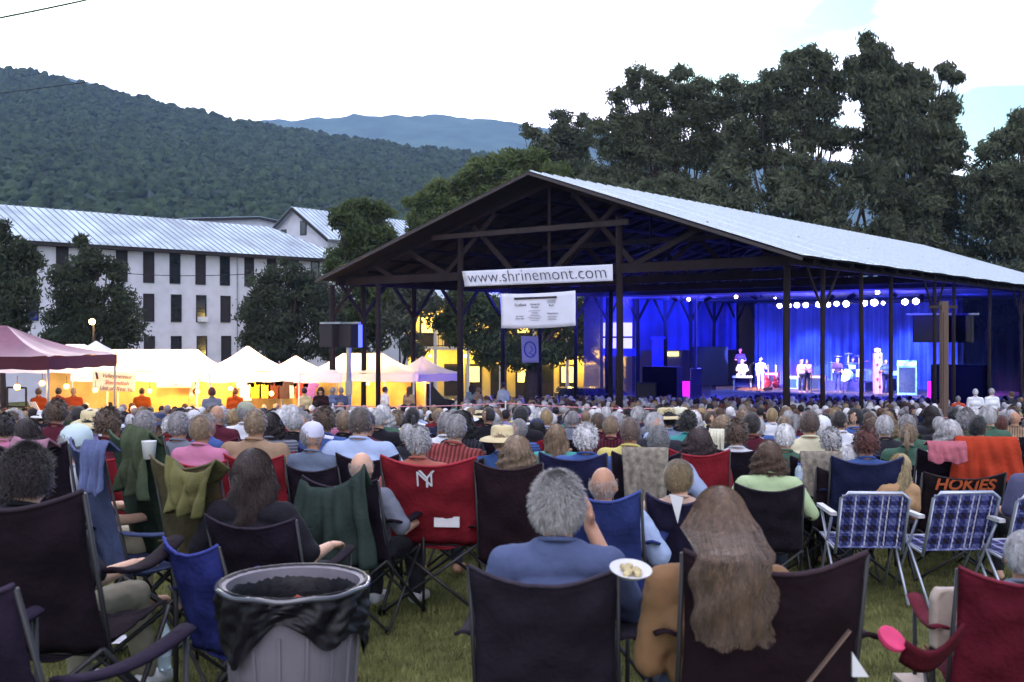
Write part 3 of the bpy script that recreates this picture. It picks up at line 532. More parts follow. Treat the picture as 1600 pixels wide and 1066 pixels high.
m = MB(); m.box(P(1108, 572, 58.5) , (58 / F * 58.5, .2, 60 / F * 58.5)); tag(m.build('dark_gap_panel', black_box), 'dark panel added for the dark gap between the thin steel stand and the stage', 'screen')  # black panel added to fill the dark gap beside the stage
# 
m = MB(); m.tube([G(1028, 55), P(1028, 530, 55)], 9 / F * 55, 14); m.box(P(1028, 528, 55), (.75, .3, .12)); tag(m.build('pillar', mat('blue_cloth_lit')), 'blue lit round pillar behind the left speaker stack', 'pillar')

for px_, s_, px2, s2_, e_, c_ in ((1076, 20, 1190, 30, 45000, (.1, .15, 1)), (1150, 20.5, 1250, 30, 54000, (.12, .2, 1)), (1371, 21, 1300, 31, 45000, (.12, .2, 1)), (1240, 21, 1330, 31, 45000, (.1, .2, 1)), (1430, 21, 1380, 31, 36000, (.1, .2, 1))):
    a_ = PV(s_, st_from(px_, s_), 3.2); b__ = PV(s2_, st_from(px2, s2_), -1); spot(a_, b__, e_, c_, 13, .05, .15)
for tt in (-6, 0, 5): spot(PV(22.5, tt, 3.0), PV(8, tt * .7, -2.5), 3600, (.07, .06, 1), 95, .3, .5)  # added spots without fixtures, throwing blue spill onto the audience
for tt, cc in ((-6.5, (1, .15, .9)), (5.2, (.9, .15, 1)), (-1, (.7, .2, 1))): spot(PV(24, tt, 3.2), PV(30, tt, -1), 3800, cc, 34, .1, .6)
sm_ = MB(); a0, b0 = 15, 33.0
vs = [PV(s_, t_, z_) for s_ in (a0, b0) for t_ in (-8.9, 8.9) for z_ in (-1.3, 3.45)]
sm_.add(vs, [(0, 1, 3, 2), (4, 6, 7, 5), (0, 4, 5, 1), (2, 3, 7, 6), (0, 2, 6, 4), (1, 5, 7, 3)])
smm = bpy.data.materials.new('stage_smoke'); smm.use_nodes = True; hn = smm.node_tree; hn.nodes.clear(); ho = hn.nodes.new('ShaderNodeOutputMaterial'); pv = hn.nodes.new('ShaderNodeVolumePrincipled')
pv.inputs['Color'].default_value = (.9, .9, 1, 1); pv.inputs['Density'].default_value = .05; pv.inputs['Anisotropy'].default_value = .35; hn.links.new(pv.outputs[0], ho.inputs['Volume'])
tag(sm_.build('stage_smoke', smm), 'thin theatrical smoke hanging over the lit stage', 'smoke', kind='stuff')
# ---------------------------------------------------------------- vendor tents
def canopy(label, corners_px, D, yaw, w_, d, eave_py, peak_py, col, valcol, ridge=0, bulbs=(), gname='vendor canopies on the left', valh=.28, back=None):
    """corners_px = px of the tent centre"""
    c = G(corners_px, D); root = empty('canopy_tent', c, yaw, label, 'canopy', gname); ze = Z(eave_py, D) - c.z; zp = Z(peak_py, D) - c.z
    hw, hd = w_ / 2, d / 2; r = ridge / 2; m = MB()
    def sag(a, b, c_, d_):      # ruled panel bottom a->b, top d->c
        a, b, c_, d_ = map(Vector, (a, b, c_, d_))
        m.grid(lambda u, v: a.lerp(b, u).lerp(d_.lerp(c_, u), v) - Vector((0, 0, .22 * sin(pi * v) * (.6 + .4 * sin(pi * u)))) + Vector((0, 0, .03 * sin(u * 14) * (1 - v))), 12, 10)
    sag((-hw, -hd, ze), (hw, -hd, ze), (r, 0, zp), (-r, 0, zp)); sag((hw, -hd, ze), (hw, hd, ze), (r, 0, zp), (r, 0, zp)); sag((hw, hd, ze), (-hw, hd, ze), (-r, 0, zp), (r, 0, zp)); sag((-hw, hd, ze), (-hw, -hd, ze), (-r, 0, zp), (-r, 0, zp))
    m.build('roof', col, root, smooth=True)
    for (a, b) in (((-hw, -hd), (hw, -hd)), ((hw, -hd), (hw, hd)), ((hw, hd), (-hw, hd)), ((-hw, hd), (-hw, -hd))):
        m = MB(); m.grid(lambda u, v: Vector((a[0] + (b[0] - a[0]) * u, a[1] + (b[1] - a[1]) * u, ze - valh * v - .03 * abs(sin(u * 12)) * v)), 24, 2); m.build('valance', valcol, root)
    for sx in (-1, 1):
        for sy in (-1, 1): m = MB(); m.tube([(sx * (hw - .04), sy * (hd - .04), -.1), (sx * (hw - .04), sy * (hd - .04), ze)], .028, 6); m.build('leg', white_trim if valcol is not maroonv else steel, root)
    if back:
        m = MB(); m.grid(lambda u, v: Vector((-hw + w_ * u, hd - .02 + .03 * sin(u * 22), ze - .05 - (ze - .3) * v)), 30, 2); m.build('back_wall', back, root)
    m = MB(); n = 6
    for k in range(n): x0 = -hw + w_ * k / n; x1 = x0 + w_ / n; m.bar((x0, -hd + .05, ze - .05), (x1, -hd + .05, ze - .3), .02); m.bar((x0, -hd + .05, ze - .3), (x1, -hd + .05, ze - .05), .02)
    m.build('scissor_frame', steel, root)
    return root
maroon = mat('maroon_canopy_cloth', C('a2607c', .42), .45, .25, 2, .3, 8, spec=.5); maroonv = mat('maroon_valance', C('6b2038', .35), .7, .2, 3)
tent_w = mat('white_canopy_cloth')
# translucent cloth: lit from inside by the lamps
def translucent(name, col, amt=.5):
    m = mat(name, col, .8, .04, 3); t = m.node_tree; b = t.nodes['Principled BSDF']; tr = t.nodes.new('ShaderNodeBsdfTranslucent'); mxs = t.nodes.new('ShaderNodeMixShader'); mxs.inputs[0].default_value = amt
    tr.inputs[0].default_value = (*col, 1); t.links.new(b.outputs[0], mxs.inputs[1]); t.links.new(tr.outputs[0], mxs.inputs[2]); t.links.new(mxs.outputs[0], t.nodes['Material Output'].inputs[0]); return m
tw = translucent('white_tent_fabric', (.86, .85, .88)); twv = translucent('white_tent_valance', (.85, .78, .86), .35); bwm = mat('glow_tinted_back_wall', C('e8c070', .75), .9, .3, 1.5); bluev = translucent('bluish_valance', (.45, .4, .95), .3)  # tent back walls are added, yellow lamp glow put into their colour
canopy('maroon pop up canopy at the left edge of the lawn', 4, 27, radians(-8), 4.6, 3.2, 555, 509, maroon, maroonv, .25, valh=.3)
canopy('cream walled white tent behind the maroon canopy', 118, 34, radians(-4), 3.6, 3, 566, 538, tw, twv, .6, back=bwm)
canopy('long white ridge tent holding the lettered vendor banner', 243, 32, radians(-5), 3.9, 3, 578, 546, tw, twv, 2.7, back=bwm)
canopy('white peaked canopy with lilac valance and clothes on sale', 387, 31.5, radians(24), 2.65, 2.65, 579, 541, tw, twv, .08, back=bwm)
canopy('smaller white peaked canopy next to the clothes tent', 462, 38, radians(12), 3.2, 3, 583, 556, tw, twv, .08, back=bwm)
canopy('wide white canopy behind the pavilion corner post', 567, 41, radians(-4), 4.6, 3, 582, 552, tw, twv, 1.6, back=bwm)
canopy('white canopy with a bluish lettered valance by the dark van', 660, 42, radians(38), 2.3, 2.3, 583, 557, tw, bluev, .05)
canopy('small white peaked tent top poking above the ridge tent', 150, 37, radians(10), 2.4, 2.4, 556, 533, tw, twv, .05)
D_ = 30.2
ob, o, ex, ez, nn = banner('banner', 'cream vendor banner with dark and red italic lettering on the tent', 'banner', [P(146, 578, D_), P(212, 582, D_), P(211, 613, D_), P(143, 611, D_)], mat('cream_vinyl', C('f2e4cc', .8), .6, .05), fold=.006)
redk = mat('red_print', C('b0302c', .7), .7, 0); drk = mat('dark_red_print', C('4a1c24', .6), .7, 0)
for s_, y_, m_, wd_ in (('Valleymeiseur', .15, drk, .86), ('Shenandoah', -.04, redk, .7), ('Unit of West Va.', -.21, drk, .95)): text('lettering', s_, m_, .17, Matrix.Translation(-nn * .03 + ex * .1 + ez * y_) @ basis((0, 0, 0), ex, ez), ob, width=wd_, italic=.25)
m = MB(); c_ = -nn * .03 - ex * .5; m.add([c_ + ex * a + ez * b for a, b in ((-.06, .23), (.0, .23), (.06, .05), (.0, .03))], [(0, 1, 2, 3)]); m.build('logo_wedge', drk, ob)
ob, o, ex, ez, nn = banner('banner', 'white banner with purple letters inside the long ridge tent', 'banner', [P(244, 584, 32.8), P(300, 584, 32.8), P(300, 606, 32.8), P(244, 606, 32.8)], mat('cream_vinyl'), fold=.004)
pur = mat('purple_print', C('8a50c8', .9), .7, 0)
text('lettering', 'Arts in the', pur, .15, Matrix.Translation(-nn * .03 + ez * .08) @ basis((0, 0, 0), ex, ez), ob); text('lettering', 'Valley', pur, .2, Matrix.Translation(-nn * .03 - ez * .11) @ basis((0, 0, 0), ex, ez), ob)
lanM = bulb_mat('lantern_glow', (1, .5, .08), 9)
for i, (px, py, D_, lab) in enumerate([(27, 605, 25.5, 'bright lantern below the maroon canopy nearest the left edge'), (66, 599, 28, 'lantern beside the first cream tent leg'), (104, 604, 28, 'lantern in front of the vendor in orange'), (149, 610, 29.5, 'lantern under the left end of the lettered banner'), (234, 611, 30, 'lantern just right of the lettered banner'), (309, 612, 30.3, 'white hot lantern at the right of the ridge tent'), (424, 615, 30.5, 'lantern on the table of the clothes tent'), (360, 607, 31.2, 'lantern between the ridge tent and clothes tent'), (575, 600, 41, 'lantern under the wide canopy behind the posts')]):
    root = empty('lantern', P(px, py, D_), 0, lab, 'lantern', 'lanterns glowing under the vendor tents'); m = MB(); m.ball((0, 0, 0), .075, 10, 8); m.build('globe', lanM, root); m = MB(); m.tube([(0, 0, -.1), (0, 0, .1)], .03, 8); m.tube([(0, 0, .07), (0, 0, .28)], .008, 5); m.build('cap', trim_dark, root)
    point(P(px, py, D_) + Vector((0, -.12, 0)), 42, (1, .42, .05), .08)
for px, D_, e in ((60, 27.5, 50), (125, 33.5, 130), (185, 31.8, 130), (245, 32, 150), (300, 32, 150), (375, 31.5, 130), (410, 31.5, 120), (462, 38, 150), (540, 41, 150), (600, 41, 130), (660, 42, 90)): point(P(px, 590, D_), e * .85, (1, .56, .16), .12)
# tables with goods
def table(px, D, w_, lab, n, yaw=0):
    root = empty('vendor_table', G(px, D), yaw, lab, 'table', 'vendor tables under the tents'); m = MB(); m.box((0, 0, .76), (w_, .75, .03)); m.build('table_top', white_trim, root)
    m = MB(); m.grid(lambda u, v: Vector((-w_ / 2 + w_ * u, -.38 - .02 * sin(u * 40), .75 - .68 * v)), 40, 1); m.build('table_skirt', translucent('table_cloth', (.8, .7, .5)), root)
table(95, 29.5, 2.6, 'vendor table under the cream tent left of the lettered banner', 8); table(230, 30.6, 3.2, 'vendor table under the long ridge tent', 8); table(400, 31, 2.2, 'vendor table covered in goods in the clothes tent', 8, radians(10)); table(560, 40.5, 3, 'vendor table under the wide canopy', 8)
pal = [C('d8c02a'), C('d8d040'), C('4a2018'), C('c87820'), C('8a2a20'), C('e0d8d0'), C('7a50b0'), C('3a2a30'), C('c04a30'), C('d8a860')]
shm = mat('hung_cloth', rough=.9, var=.2, objcol=True)
sh = MB(); sh.add([(-.16, 0, 0), (.16, 0, 0), (.3, 0, -.06), (.26, 0, -.22), (.17, 0, -.17), (.18, 0, -.6), (-.18, 0, -.6), (-.17, 0, -.17), (-.26, 0, -.22), (-.3, 0, -.06)], [tuple(range(10))]); shme = sh.mesh('hung_shirt', shm)
names = ['yellow', 'lemon', 'dark brown', 'orange', 'brick red', 'pale', 'purple', 'charcoal', 'rust', 'tan']
for i, (px, py, D_, ci) in enumerate([(400, 592, 32.3, 0), (414, 592, 32.3, 1), (428, 593, 32.3, 2), (444, 593, 32.3, 7), (384, 596, 32.3, 5), (330, 592, 33, 9), (346, 594, 33, 8), (305, 590, 33.3, 5), (318, 591, 33.3, 3), (470, 597, 38.8, 4), (486, 598, 38.8, 6), (452, 597, 38.8, 5)]):
    o = link('hung_shirt', shme, None, pal[ci]); o.location = P(px, py, D_); md = o.modifiers.new('s', 'SOLIDIFY'); md.thickness = .03; tag(o, '%s shirt hung for sale, %s from the left of the tents' % (names[ci], ords[i] if i < 12 else i), 'shirt', 'shirts hung for sale in the tents')
gb_ = MB(); gcol = []
for i in range(26):
    px, D_, x0 = [(95, 29.4, 2.3), (230, 30.5, 2.9), (400, 30.9, 2.0)][i % 3]; p = G(px, D_); h = R.uniform(.08, .3); wd = R.uniform(.12, .3)
    q = MB(); q.box((0, 0, h / 2), (wd, .2, h)); q.box((0, 0, h + .012), (wd * 1.04, .21, .025)); bc = R.randrange(10); o = q.build('sale_box', shm, None, col=pal[bc]); o.location = (p.x + R.uniform(-.5, .5) * x0, p.y + R.uniform(-.2, .15), p.z + .776)
    tag(o, '%s box of goods, number %s on the %s vendor table' % (names[bc], ['one', 'two', 'three', 'four', 'five', 'six', 'seven', 'eight', 'nine'][i // 3], ['left', 'middle', 'right'][i % 3]), 'box', 'boxes of goods on the vendor tables')
# lamp in the tree
root = empty('street_lamp', G(146, 46), 0, 'street lamp glowing yellow in front of the conical tree', 'street lamp'); h = Z(503, 46) - gz(46)
m = MB(); m.tube([(0, 0, -.1), (0, 0, h + .1)], [.09, .05], 8); m.tube([(0, 0, h + .1), (.1, -.4, h + .15)], .03, 6); m.build('pole', trim_dark, root); m = MB(); m.ball((.1, -.4, h), .13, 12, 8); m.build('lamp_globe', bulb_mat('street_bulb', (1, .68, .2), 25), root); point(P(149, 503, 45.6), 120, (1, .6, .2), .12)
# van, stair rail, sign frames
def van(px, D, L, H, rz, label, name='parked_van'):
    root = empty(name, G(px, D), rz, label, 'van'); pf = [(-L / 2, .35), (L / 2, .35), (L / 2, H * .55), (L * .36, H * .62), (L * .24, H * .97), (-L * .46, H), (-L / 2, H * .8)]
    m = MB(); n = len(pf); m.add([(x, -.9, z) for x, z in pf] + [(x, .9, z) for x, z in pf], [tuple(range(n)), tuple(range(2 * n - 1, n - 1, -1))] + [(i, i + n, (i + 1) % n + n, (i + 1) % n) for i in range(n)]); m.build('body', mat('dark_car_paint', C('20222c', .8), .25, .05, spec=.6), root)
    for sy in (-1, 1):
        for x0, x1 in ((-L * .42, -L * .16), (-L * .13, L * .22)): m = MB(); m.box(((x0 + x1) / 2, sy * .905, H * .78), (x1 - x0, .02, H * .27)); m.build('window', glass_dark, root)
        for x in (-L * .3, L * .32): m = MB(); m.tube([(x, sy * .75, .34), (x, sy * .93, .34)], .34, 20); m.build('wheel', black_box, root)
    m = MB(); m.box((L / 2 + .01, -.6, H * .42), (.03, .3, .16)); m.build('headlight', white_trim, root); m = MB(); m.box((L / 2 + .01, .6, H * .42), (.03, .3, .16)); m.build('headlight', white_trim, root); root['category'] = 'car' if 'car' in name else 'van'
van(632, 46, 4.7, 1.9, radians(8), 'dark van parked beneath the bluish valance canopy'); van(935, 56, 4.6, 1.45, radians(4), 'low dark car parked before the yellow porch stairs', 'parked_car')
root = empty('stair_railing', G(26, 30), radians(-20), 'dark framed handrail and steps under the maroon canopy', 'railing'); m = MB()
for z in (1.2, 1.75): m.tube([(-.35, 0, z), (.35, 0, z)], .03, 6)
for x in (-.35, .35): m.tube([(x, 0, 0), (x, 0, 1.75)], .03, 6)
m.build('rail_frame', trim_dark, root); m = MB()
for k in range(4): m.bar((.45 + k * .07, 0, 1.35 - k * .0), (1.3 + k * .07, 0, .2), .035)
m.build('handrail', white_trim, root)
# power lines and barrier rope
def line(label, pts, r, name='power_line', cat='cable', mt=None):
    m = MB(); m.tube(pts, r, 5, cap=False); tag(m.build(name, mt or black_box), label, cat)
def cat_(a, b, sag, n=16): a, b = Vector(a), Vector(b); return [a.lerp(b, i / n) - Vector((0, 0, sag * 4 * (i / n) * (1 - i / n))) for i in range(n + 1)]
line('thick overhead cable crossing the top left corner of the sky', cat_(P(-300, 78, 40), P(420, -70, 40), .3), .036); line('thin overhead cable rising from the hill across the sky', cat_(P(-100, 158, 60), P(1300, -68, 50), .5), .022); line('slack cable hanging across the white lodge wall', cat_(P(20, 405, 66), P(560, 408, 66), 1.0), .022)
rope_m = mat('pink_rope', C('d08a98', .8), .7, .1); line('pink barrier rope strung between stakes behind the pavilion crowd', cat_(P(520, 634, 25), P(790, 630, 25), .05) + cat_(P(790, 630, 25), P(1060, 638, 25), .05)[1:] + cat_(P(1060, 638, 25), P(1320, 645, 24), .06)[1:] + cat_(P(1320, 645, 24), P(1640, 652, 23), .06)[1:], .011, 'barrier_rope', 'rope', rope_m)
for i, (px, D_, py) in enumerate(((520, 25, 634), (790, 25, 630), (1060, 25, 638), (1320, 24, 645))): m = MB(); m.tube([G(px, D_), P(px, py - 2, D_)], .02, 6); m.tube([P(px, py - 2, D_), P(px, py - 3.5, D_)], [.03, .01], 6); tag(m.build('stake', white_trim), '%s stake from the left holding the pink rope' % ords[i], 'stake', 'stakes of the pink rope')
# ---------------------------------------------------------------- people: one continuous body surface each
skinM = mat('skin', rough=.6, var=.12, scale=9, objcol=True, bump=.15, bscale=60); shirtM = mat('shirt_cloth', rough=.9, var=.16, scale=4, bump=.5, bscale=14, objcol=True, spec=.15); trouM = mat('trouser_cloth', rough=.9, var=.2, scale=4, bump=.4, bscale=14, objcol=True)
hairM = mat('hair', rough=.55, var=.42, scale=38, objcol=True, stretch=(1, 1, .25), bump=.6, bscale=90, sheen=.15); hatM = mat('hat_cloth', rough=.8, var=.1, objcol=True); shoeM = mat('shoe', rough=.6, var=.2, objcol=True)
fabM = mat('chair_fabric', rough=.95, spec=.1, var=.22, scale=7, bump=.35, bscale=40, objcol=True); frameM = mat('chair_frame', C('242228', .6), .5, .1, spec=.4); aluM = mat('aluminium_tube', C('aeb4c4', .8), .35, .1, metal=.5)
_t = shirtM.node_tree; _n = _t.nodes.new; _l = _t.links.new; _b = _t.nodes['Principled BSDF']; _src = _b.inputs['Base Color'].links[0].from_socket
_w = _n('ShaderNodeTexWave'); _w.bands_direction = 'Z'; _w.inputs['Scale'].default_value = 11; _w.inputs['Distortion'].default_value = .6; _tc = _n('ShaderNodeTexCoord'); _l(_tc.outputs['Object'], _w.inputs[0])
_w2 = _n('ShaderNodeTexWave'); _w2.bands_direction = 'X'; _w2.inputs['Scale'].default_value = 9; _l(_tc.outputs['Object'], _w2.inputs[0])
_oi = _n('ShaderNodeObjectInfo'); _g = _n('ShaderNodeMath'); _g.operation = 'COMPARE'; _g.inputs[1].default_value = .5; _g.inputs[2].default_value = .1; _l(_oi.outputs['Alpha'], _g.inputs[0]); _g2 = _n('ShaderNodeMath'); _g2.operation = 'LESS_THAN'; _g2.inputs[1].default_value = .3; _l(_oi.outputs['Alpha'], _g2.inputs[0])
def _stage(src, wv, g):
    r = _n('ShaderNodeMapRange'); r.inputs[1].default_value = .35; r.inputs[2].default_value = .65; r.inputs[3].default_value = .45; r.inputs[4].default_value = 1.1; _l(wv.outputs['Fac'], r.inputs[0]); v = _n('ShaderNodeVectorMath'); v.operation = 'SCALE'; _l(src, v.inputs[0]); _l(r.outputs[0], v.inputs[3]); mxx = _n('ShaderNodeMix'); mxx.data_type = 'VECTOR'; _l(g.outputs[0], mxx.inputs[0]); _l(src, mxx.inputs[4]); _l(v.outputs[0], mxx.inputs[5]); return mxx.outputs[1]
_o = _stage(_src, _w, _g); _o2 = _stage(_o, _w2, _g2); _l(_o2, _b.inputs['Base Color'])
def capsule(mb, a, b, r0, r1, n=12, mi=0):
    a, b = Vector(a), Vector(b); d = b - a; L = d.length
    if L < 1e-5: mb.ball(a, r0, n, 8, mi); return
    d /= L; pts = []; rs = []
    for k in range(5): t = pi / 2 * k / 4; pts.append(a - d * r0 * cos(t)); rs.append(max(r0 * sin(t), 1e-4))
    for k in range(5): t = pi / 2 * k / 4; pts.append(b + d * r1 * sin(t)); rs.append(max(r1 * cos(t), 1e-4))
    u = d.cross(Vector((0, 0, 1)) if abs(d.z) < .9 else Vector((1, 0, 0))).normalized(); w_ = d.cross(u); vs = []
    for p, r in zip(pts, rs):
        for j in range(n): q = 2 * pi * j / n; vs.append(p + (u * cos(q) + w_ * sin(q)) * r)
    k = len(pts); fs = [(i * n + j, i * n + (j + 1) % n, (i + 1) * n + (j + 1) % n, (i + 1) * n + j) for i in range(k - 1) for j in range(n)]; fs += [tuple(range(n))[::-1], tuple((k - 1) * n + j for j in range(n))]
    mb.add(vs, fs, mi)
def sdf(prims, vox, sm, name, mats, bodymats=False):
    mb = MB()
    for p in prims:
        if p[0] == 'e': mb.ball(p[1], 1, 16, 12, 0, p[2])
        else: capsule(mb, *p[:4])
    me = mb.mesh('tmp', []); o = bpy.data.objects.new('tmp', me); COL.objects.link(o)
    md = o.modifiers.new('r', 'REMESH'); md.mode = 'VOXEL'; md.voxel_size = vox; md.adaptivity = 0
    if sm: md = o.modifiers.new('s', 'SMOOTH'); md.iterations = sm; md.factor = .5
    dg = bpy.context.evaluated_depsgraph_get(); r = bpy.data.meshes.new_from_object(o.evaluated_get(dg)); bpy.data.objects.remove(o); bpy.data.meshes.remove(me)
    r.name = name; r.materials.clear()
    for m in (mats if isinstance(mats, list) else [mats]): r.materials.append(m)
    r.polygons.foreach_set('use_smooth', [True] * len(r.polygons)); return r
def hand(w_, d, up, side, curl=.7):      # w_: wrist, d: palm direction, up: back of the hand, side: thumb side (+1/-1)
    w_ = Vector(w_); d = Vector(d).normalized(); up = Vector(up); up = (up - d * up.dot(d)).normalized(); s = d.cross(up) * side; pr = []
    for k in (-1, 0, 1): pr.append((w_, w_ + d * .075 + s * k * .022, .02, .017))
    for k, L in ((-1.5, .062), (-.5, .074), (.5, .08), (1.5, .07)):
        b = w_ + d * .085 + s * k * .0205; c1 = b + (d - up * curl * .5).normalized() * L * .45; c2 = c1 + (d - up * curl * 1.3).normalized() * L * .32; c3 = c2 + (d * .5 - up * curl * 1.6).normalized() * L * .28; pr += [(b, c1, .0098, .009), (c1, c2, .009, .0083), (c2, c3, .0083, .007)]
    b = w_ + d * .02 + s * .028; c1 = b + (d * .6 + s * .8).normalized() * .04; c2 = c1 + (d * .9 + s * .3 - up * .3).normalized() * .03; pr += [(b, c1, .014, .011), (c1, c2, .011, .009)]
    return pr
BC = {}
HEADC = {'sit': Vector((0, -.17, 1.13)), 'stand': Vector((0, .01, 1.62))}
def headprims(h, det):
    e = [('e', h + Vector((0, -.012, .012)), (.076, .094, .1)), ('e', h + Vector((0, .03, -.05)), (.056, .062, .07)), (h + Vector((0, .03, -.085)), h + Vector((0, .062, -.092)), .03, .022)]
    if det: e += [(h + Vector((0, .088, .005)), h + Vector((0, .106, -.028)), .009, .013)] + [(h + Vector((s * .078, -.005, .012)), h + Vector((s * .084, -.012, -.03)), .014, .011) for s in (-1, 1)] + [(h + Vector((-.02, .084, -.06)), h + Vector((.02, .084, -.06)), .009, .009)] + [(h + Vector((-.04, .082, .028)), h + Vector((.04, .082, .028)), .012, .012)]
    return e
def body(pose, build, det, arms=None):
    """returns dict of meshes. pose sit|stand, build 0 slim / 1 average / 2 broad, det 0 far 1 mid 2 near"""
    key = (pose, build, det, arms)
    if key in BC: return BC[key]
    kw = (.88, 1.0, 1.14)[build]; h = HEADC[pose]; sk = headprims(h, det); V = Vector
    if pose == 'sit': hip, wst, cst, sho, nk = V((0, -.05, .5)), V((0, -.115, .65)), V((0, -.18, .8)), V((0, -.195, .925)), V((0, -.185, 1.0))
    else: hip, wst, cst, sho, nk = V((0, 0, .95)), V((0, .0, 1.08)), V((0, -.005, 1.26)), V((0, -.01, 1.4)), V((0, -.005, 1.48))
    sk.append((nk - V((0, 0, .04)), h - V((0, .01, .06)), .056 * (.9 + .1 * build), .054))
    x = V((1, 0, 0)); tor = [(sho - x * .145 * kw, sho + x * .145 * kw, .062, .062), (sho - x * .05 * kw + V((0, 0, .035)), sho + x * .05 * kw + V((0, 0, .035)), .055, .055), (cst - x * .085 * kw, cst + x * .085 * kw, .112 * kw, .112 * kw), (wst - x * .07 * kw, wst + x * .07 * kw, .108 * kw, .108 * kw)]
    hp = [(hip - x * .085 * kw, hip + x * .085 * kw, .115 * kw, .115 * kw)]; upper = []; fore = []; hd = []
    for s in (-1, 1):
        a = arms or ('rest' if pose == 'sit' else 'down'); S = sho + x * s * .185 * kw
        if a == 'face' and s == 1: E, W_, dr, up = S + V((.08, .22, -.22)), S + V((-.075, .26, .1)), V((-.15, -.1, 1)), V((.9, .4, .1))
        elif a == 'lap': E, W_, dr, up = S + V((s * .05, .04, -.27)), V((s * .08, .2, .63)), V((-s * .5, .8, -.1)), V((0, 0, 1))
        elif a == 'wide': E, W_, dr, up = S + V((s * .14, .02, -.22)), V((s * .27, .2, .69)), V((s * .1, 1, 0)), V((0, 0, 1))
        elif a == 'mic' and s == -1: E, W_, dr, up = S + V((s * .08, .12, -.24)), S + V((.1, .24, -.02)), V((.5, .3, .8)), V((-.7, .5, .2))
        elif a == 'play': E, W_, dr, up = S + V((s * .1, .05, -.27)), S + V((-s * .02 + .12, .26, -.3 + s * .06)), V((-s * .6, .7, 0)), V((0, .2, 1))
        elif a == 'up': E, W_, dr, up = S + V((s * .12, .12, .02)), S + V((s * .12, .2, .27)), V((0, .1, 1)), V((0, -1, 0))
        elif pose == 'sit': E, W_, dr, up = S + V((s * .06, .03, -.255)), V((s * .275, .24, .665)), V((-s * .1, 1, -.05)), V((0, 0, 1))
        else: E, W_, dr, up = S + V((s * .05, -.01, -.29)), S + V((s * .04, .05, -.54)), V((0, .1, -1)), V((s, 0, 0))
        upper.append((S, E, .058 * kw, .045 * kw)); fore.append((E, W_, .042, .028)); hd += hand(W_, dr, up, -s) if det == 2 else [(W_, W_ + V(dr).normalized() * .09, .033, .026)] + ([(W_, W_ + V(dr).normalized() * .06 + x * -s * .04, .014, .012)] if det else [])
    leg = []; sh = []
    for s in (-1, 1):
        if pose == 'sit': H_, K, A, T = hip + x * s * .09, V((s * .15, .38, .5)), V((s * .14, .42 + .06 * s, .1)), V((s * .15, .58 + .06 * s, .035))
        else: H_, K, A, T = hip + x * s * .09, V((s * .1, .03, .5)), V((s * .11, -.01, .09)), V((s * .13, .14, .035))
        leg += [(H_, K, .088 * kw, .06), (K, A, .058, .04)]; sh += [(A - V((0, .03, .045)), T, .042, .036)]
    vx = (.045, .021, .0115)[det]; sm = (1, 3, 4)[det]; nm = 'body'
    inf = lambda L, g: [(p[0], p[1], p[2] + g, p[3] + g) for p in L]
    allp = sk + tor + hp + upper + fore + hd + leg + sh; d = {}
    if det == 0:
        d['prims'] = [(p, 0) for p in sk + fore + hd] + [(p, 1) for p in tor + upper] + [(p, 2) for p in hp + leg + sh]; d['body'] = sdf(allp, vx, sm, nm, skinM)
    else:
        d['body'] = sdf(allp, vx, sm, nm, skinM)
        slv = [(u[0], u[0].lerp(u[1], .9 if build else .7), u[2], u[3] + .008) for u in upper]
        d['shirt'] = sdf(inf(tor + slv, .012) + inf([(hip - x * .08, hip + x * .08, .1 * kw, .1 * kw)], .016), vx, max(1, sm - 1), 'shirt', shirtM)
        d['shirt_long'] = sdf(inf(tor + upper + [(f[0], f[0].lerp(f[1], .92), f[2] + .004, f[3] + .006) for f in fore], .012) + inf([(hip - x * .08, hip + x * .08, .1 * kw, .1 * kw)], .016), vx, max(1, sm - 1), 'shirt', shirtM)
        d['trousers'] = sdf(inf(hp + [(l[0], l[0].lerp(l[1], .97), l[2], l[3]) for l in leg], .01), vx, max(1, sm - 1), 'trousers', trouM)
        d['shoe'] = [sdf(inf([q_], .008), .014, 1, 'shoe', shoeM) for q_ in sh]
    if det == 2:
        for kk in ('shirt', 'shirt_long', 'trousers'):
            for v in d[kk].vertices: c = v.co; v.co = c + v.normal * (.004 + .006 * noise.noise(V((c.x * 7, c.y * 7, c.z * 15))) + .003 * (1 - abs(noise.noise(V((c.x * 13 + c.z * 9, c.y * 9, c.z * 6 - c.x * 11)))) * 4))
    if det:
        cm_ = MB(); rr_ = .067 * (.9 + .1 * build); cm_.tube([nk + V((cos(a * pi / 9) * rr_, sin(a * pi / 9) * rr_ * 1.05, .012 - .022 * sin(a * pi / 9))) for a in range(19)], .011, 6, cap=False); d['collar'] = cm_.mesh('collar', shirtM, True)
    BC[key] = d; return d
HC = {}
def scalp(t, p, a=(.083, .101, .107)): return Vector((sin(t) * cos(p) * a[0], sin(t) * sin(p) * a[1] - .012, cos(t) * a[2] + .014))
def ribbon(mb, pts, nrm, w0):
    vs = []; k = len(pts)
    for i, p in enumerate(pts):
        d = (pts[min(i + 1, k - 1)] - pts[max(i - 1, 0)]).normalized(); s = d.cross(nrm).normalized() * w0 * (1 - .75 * (i / (k - 1)) ** 2); vs += [p - s, p + s]
    mb.add(vs, [(2 * i, 2 * i + 1, 2 * i + 3, 2 * i + 2) for i in range(k - 1)])
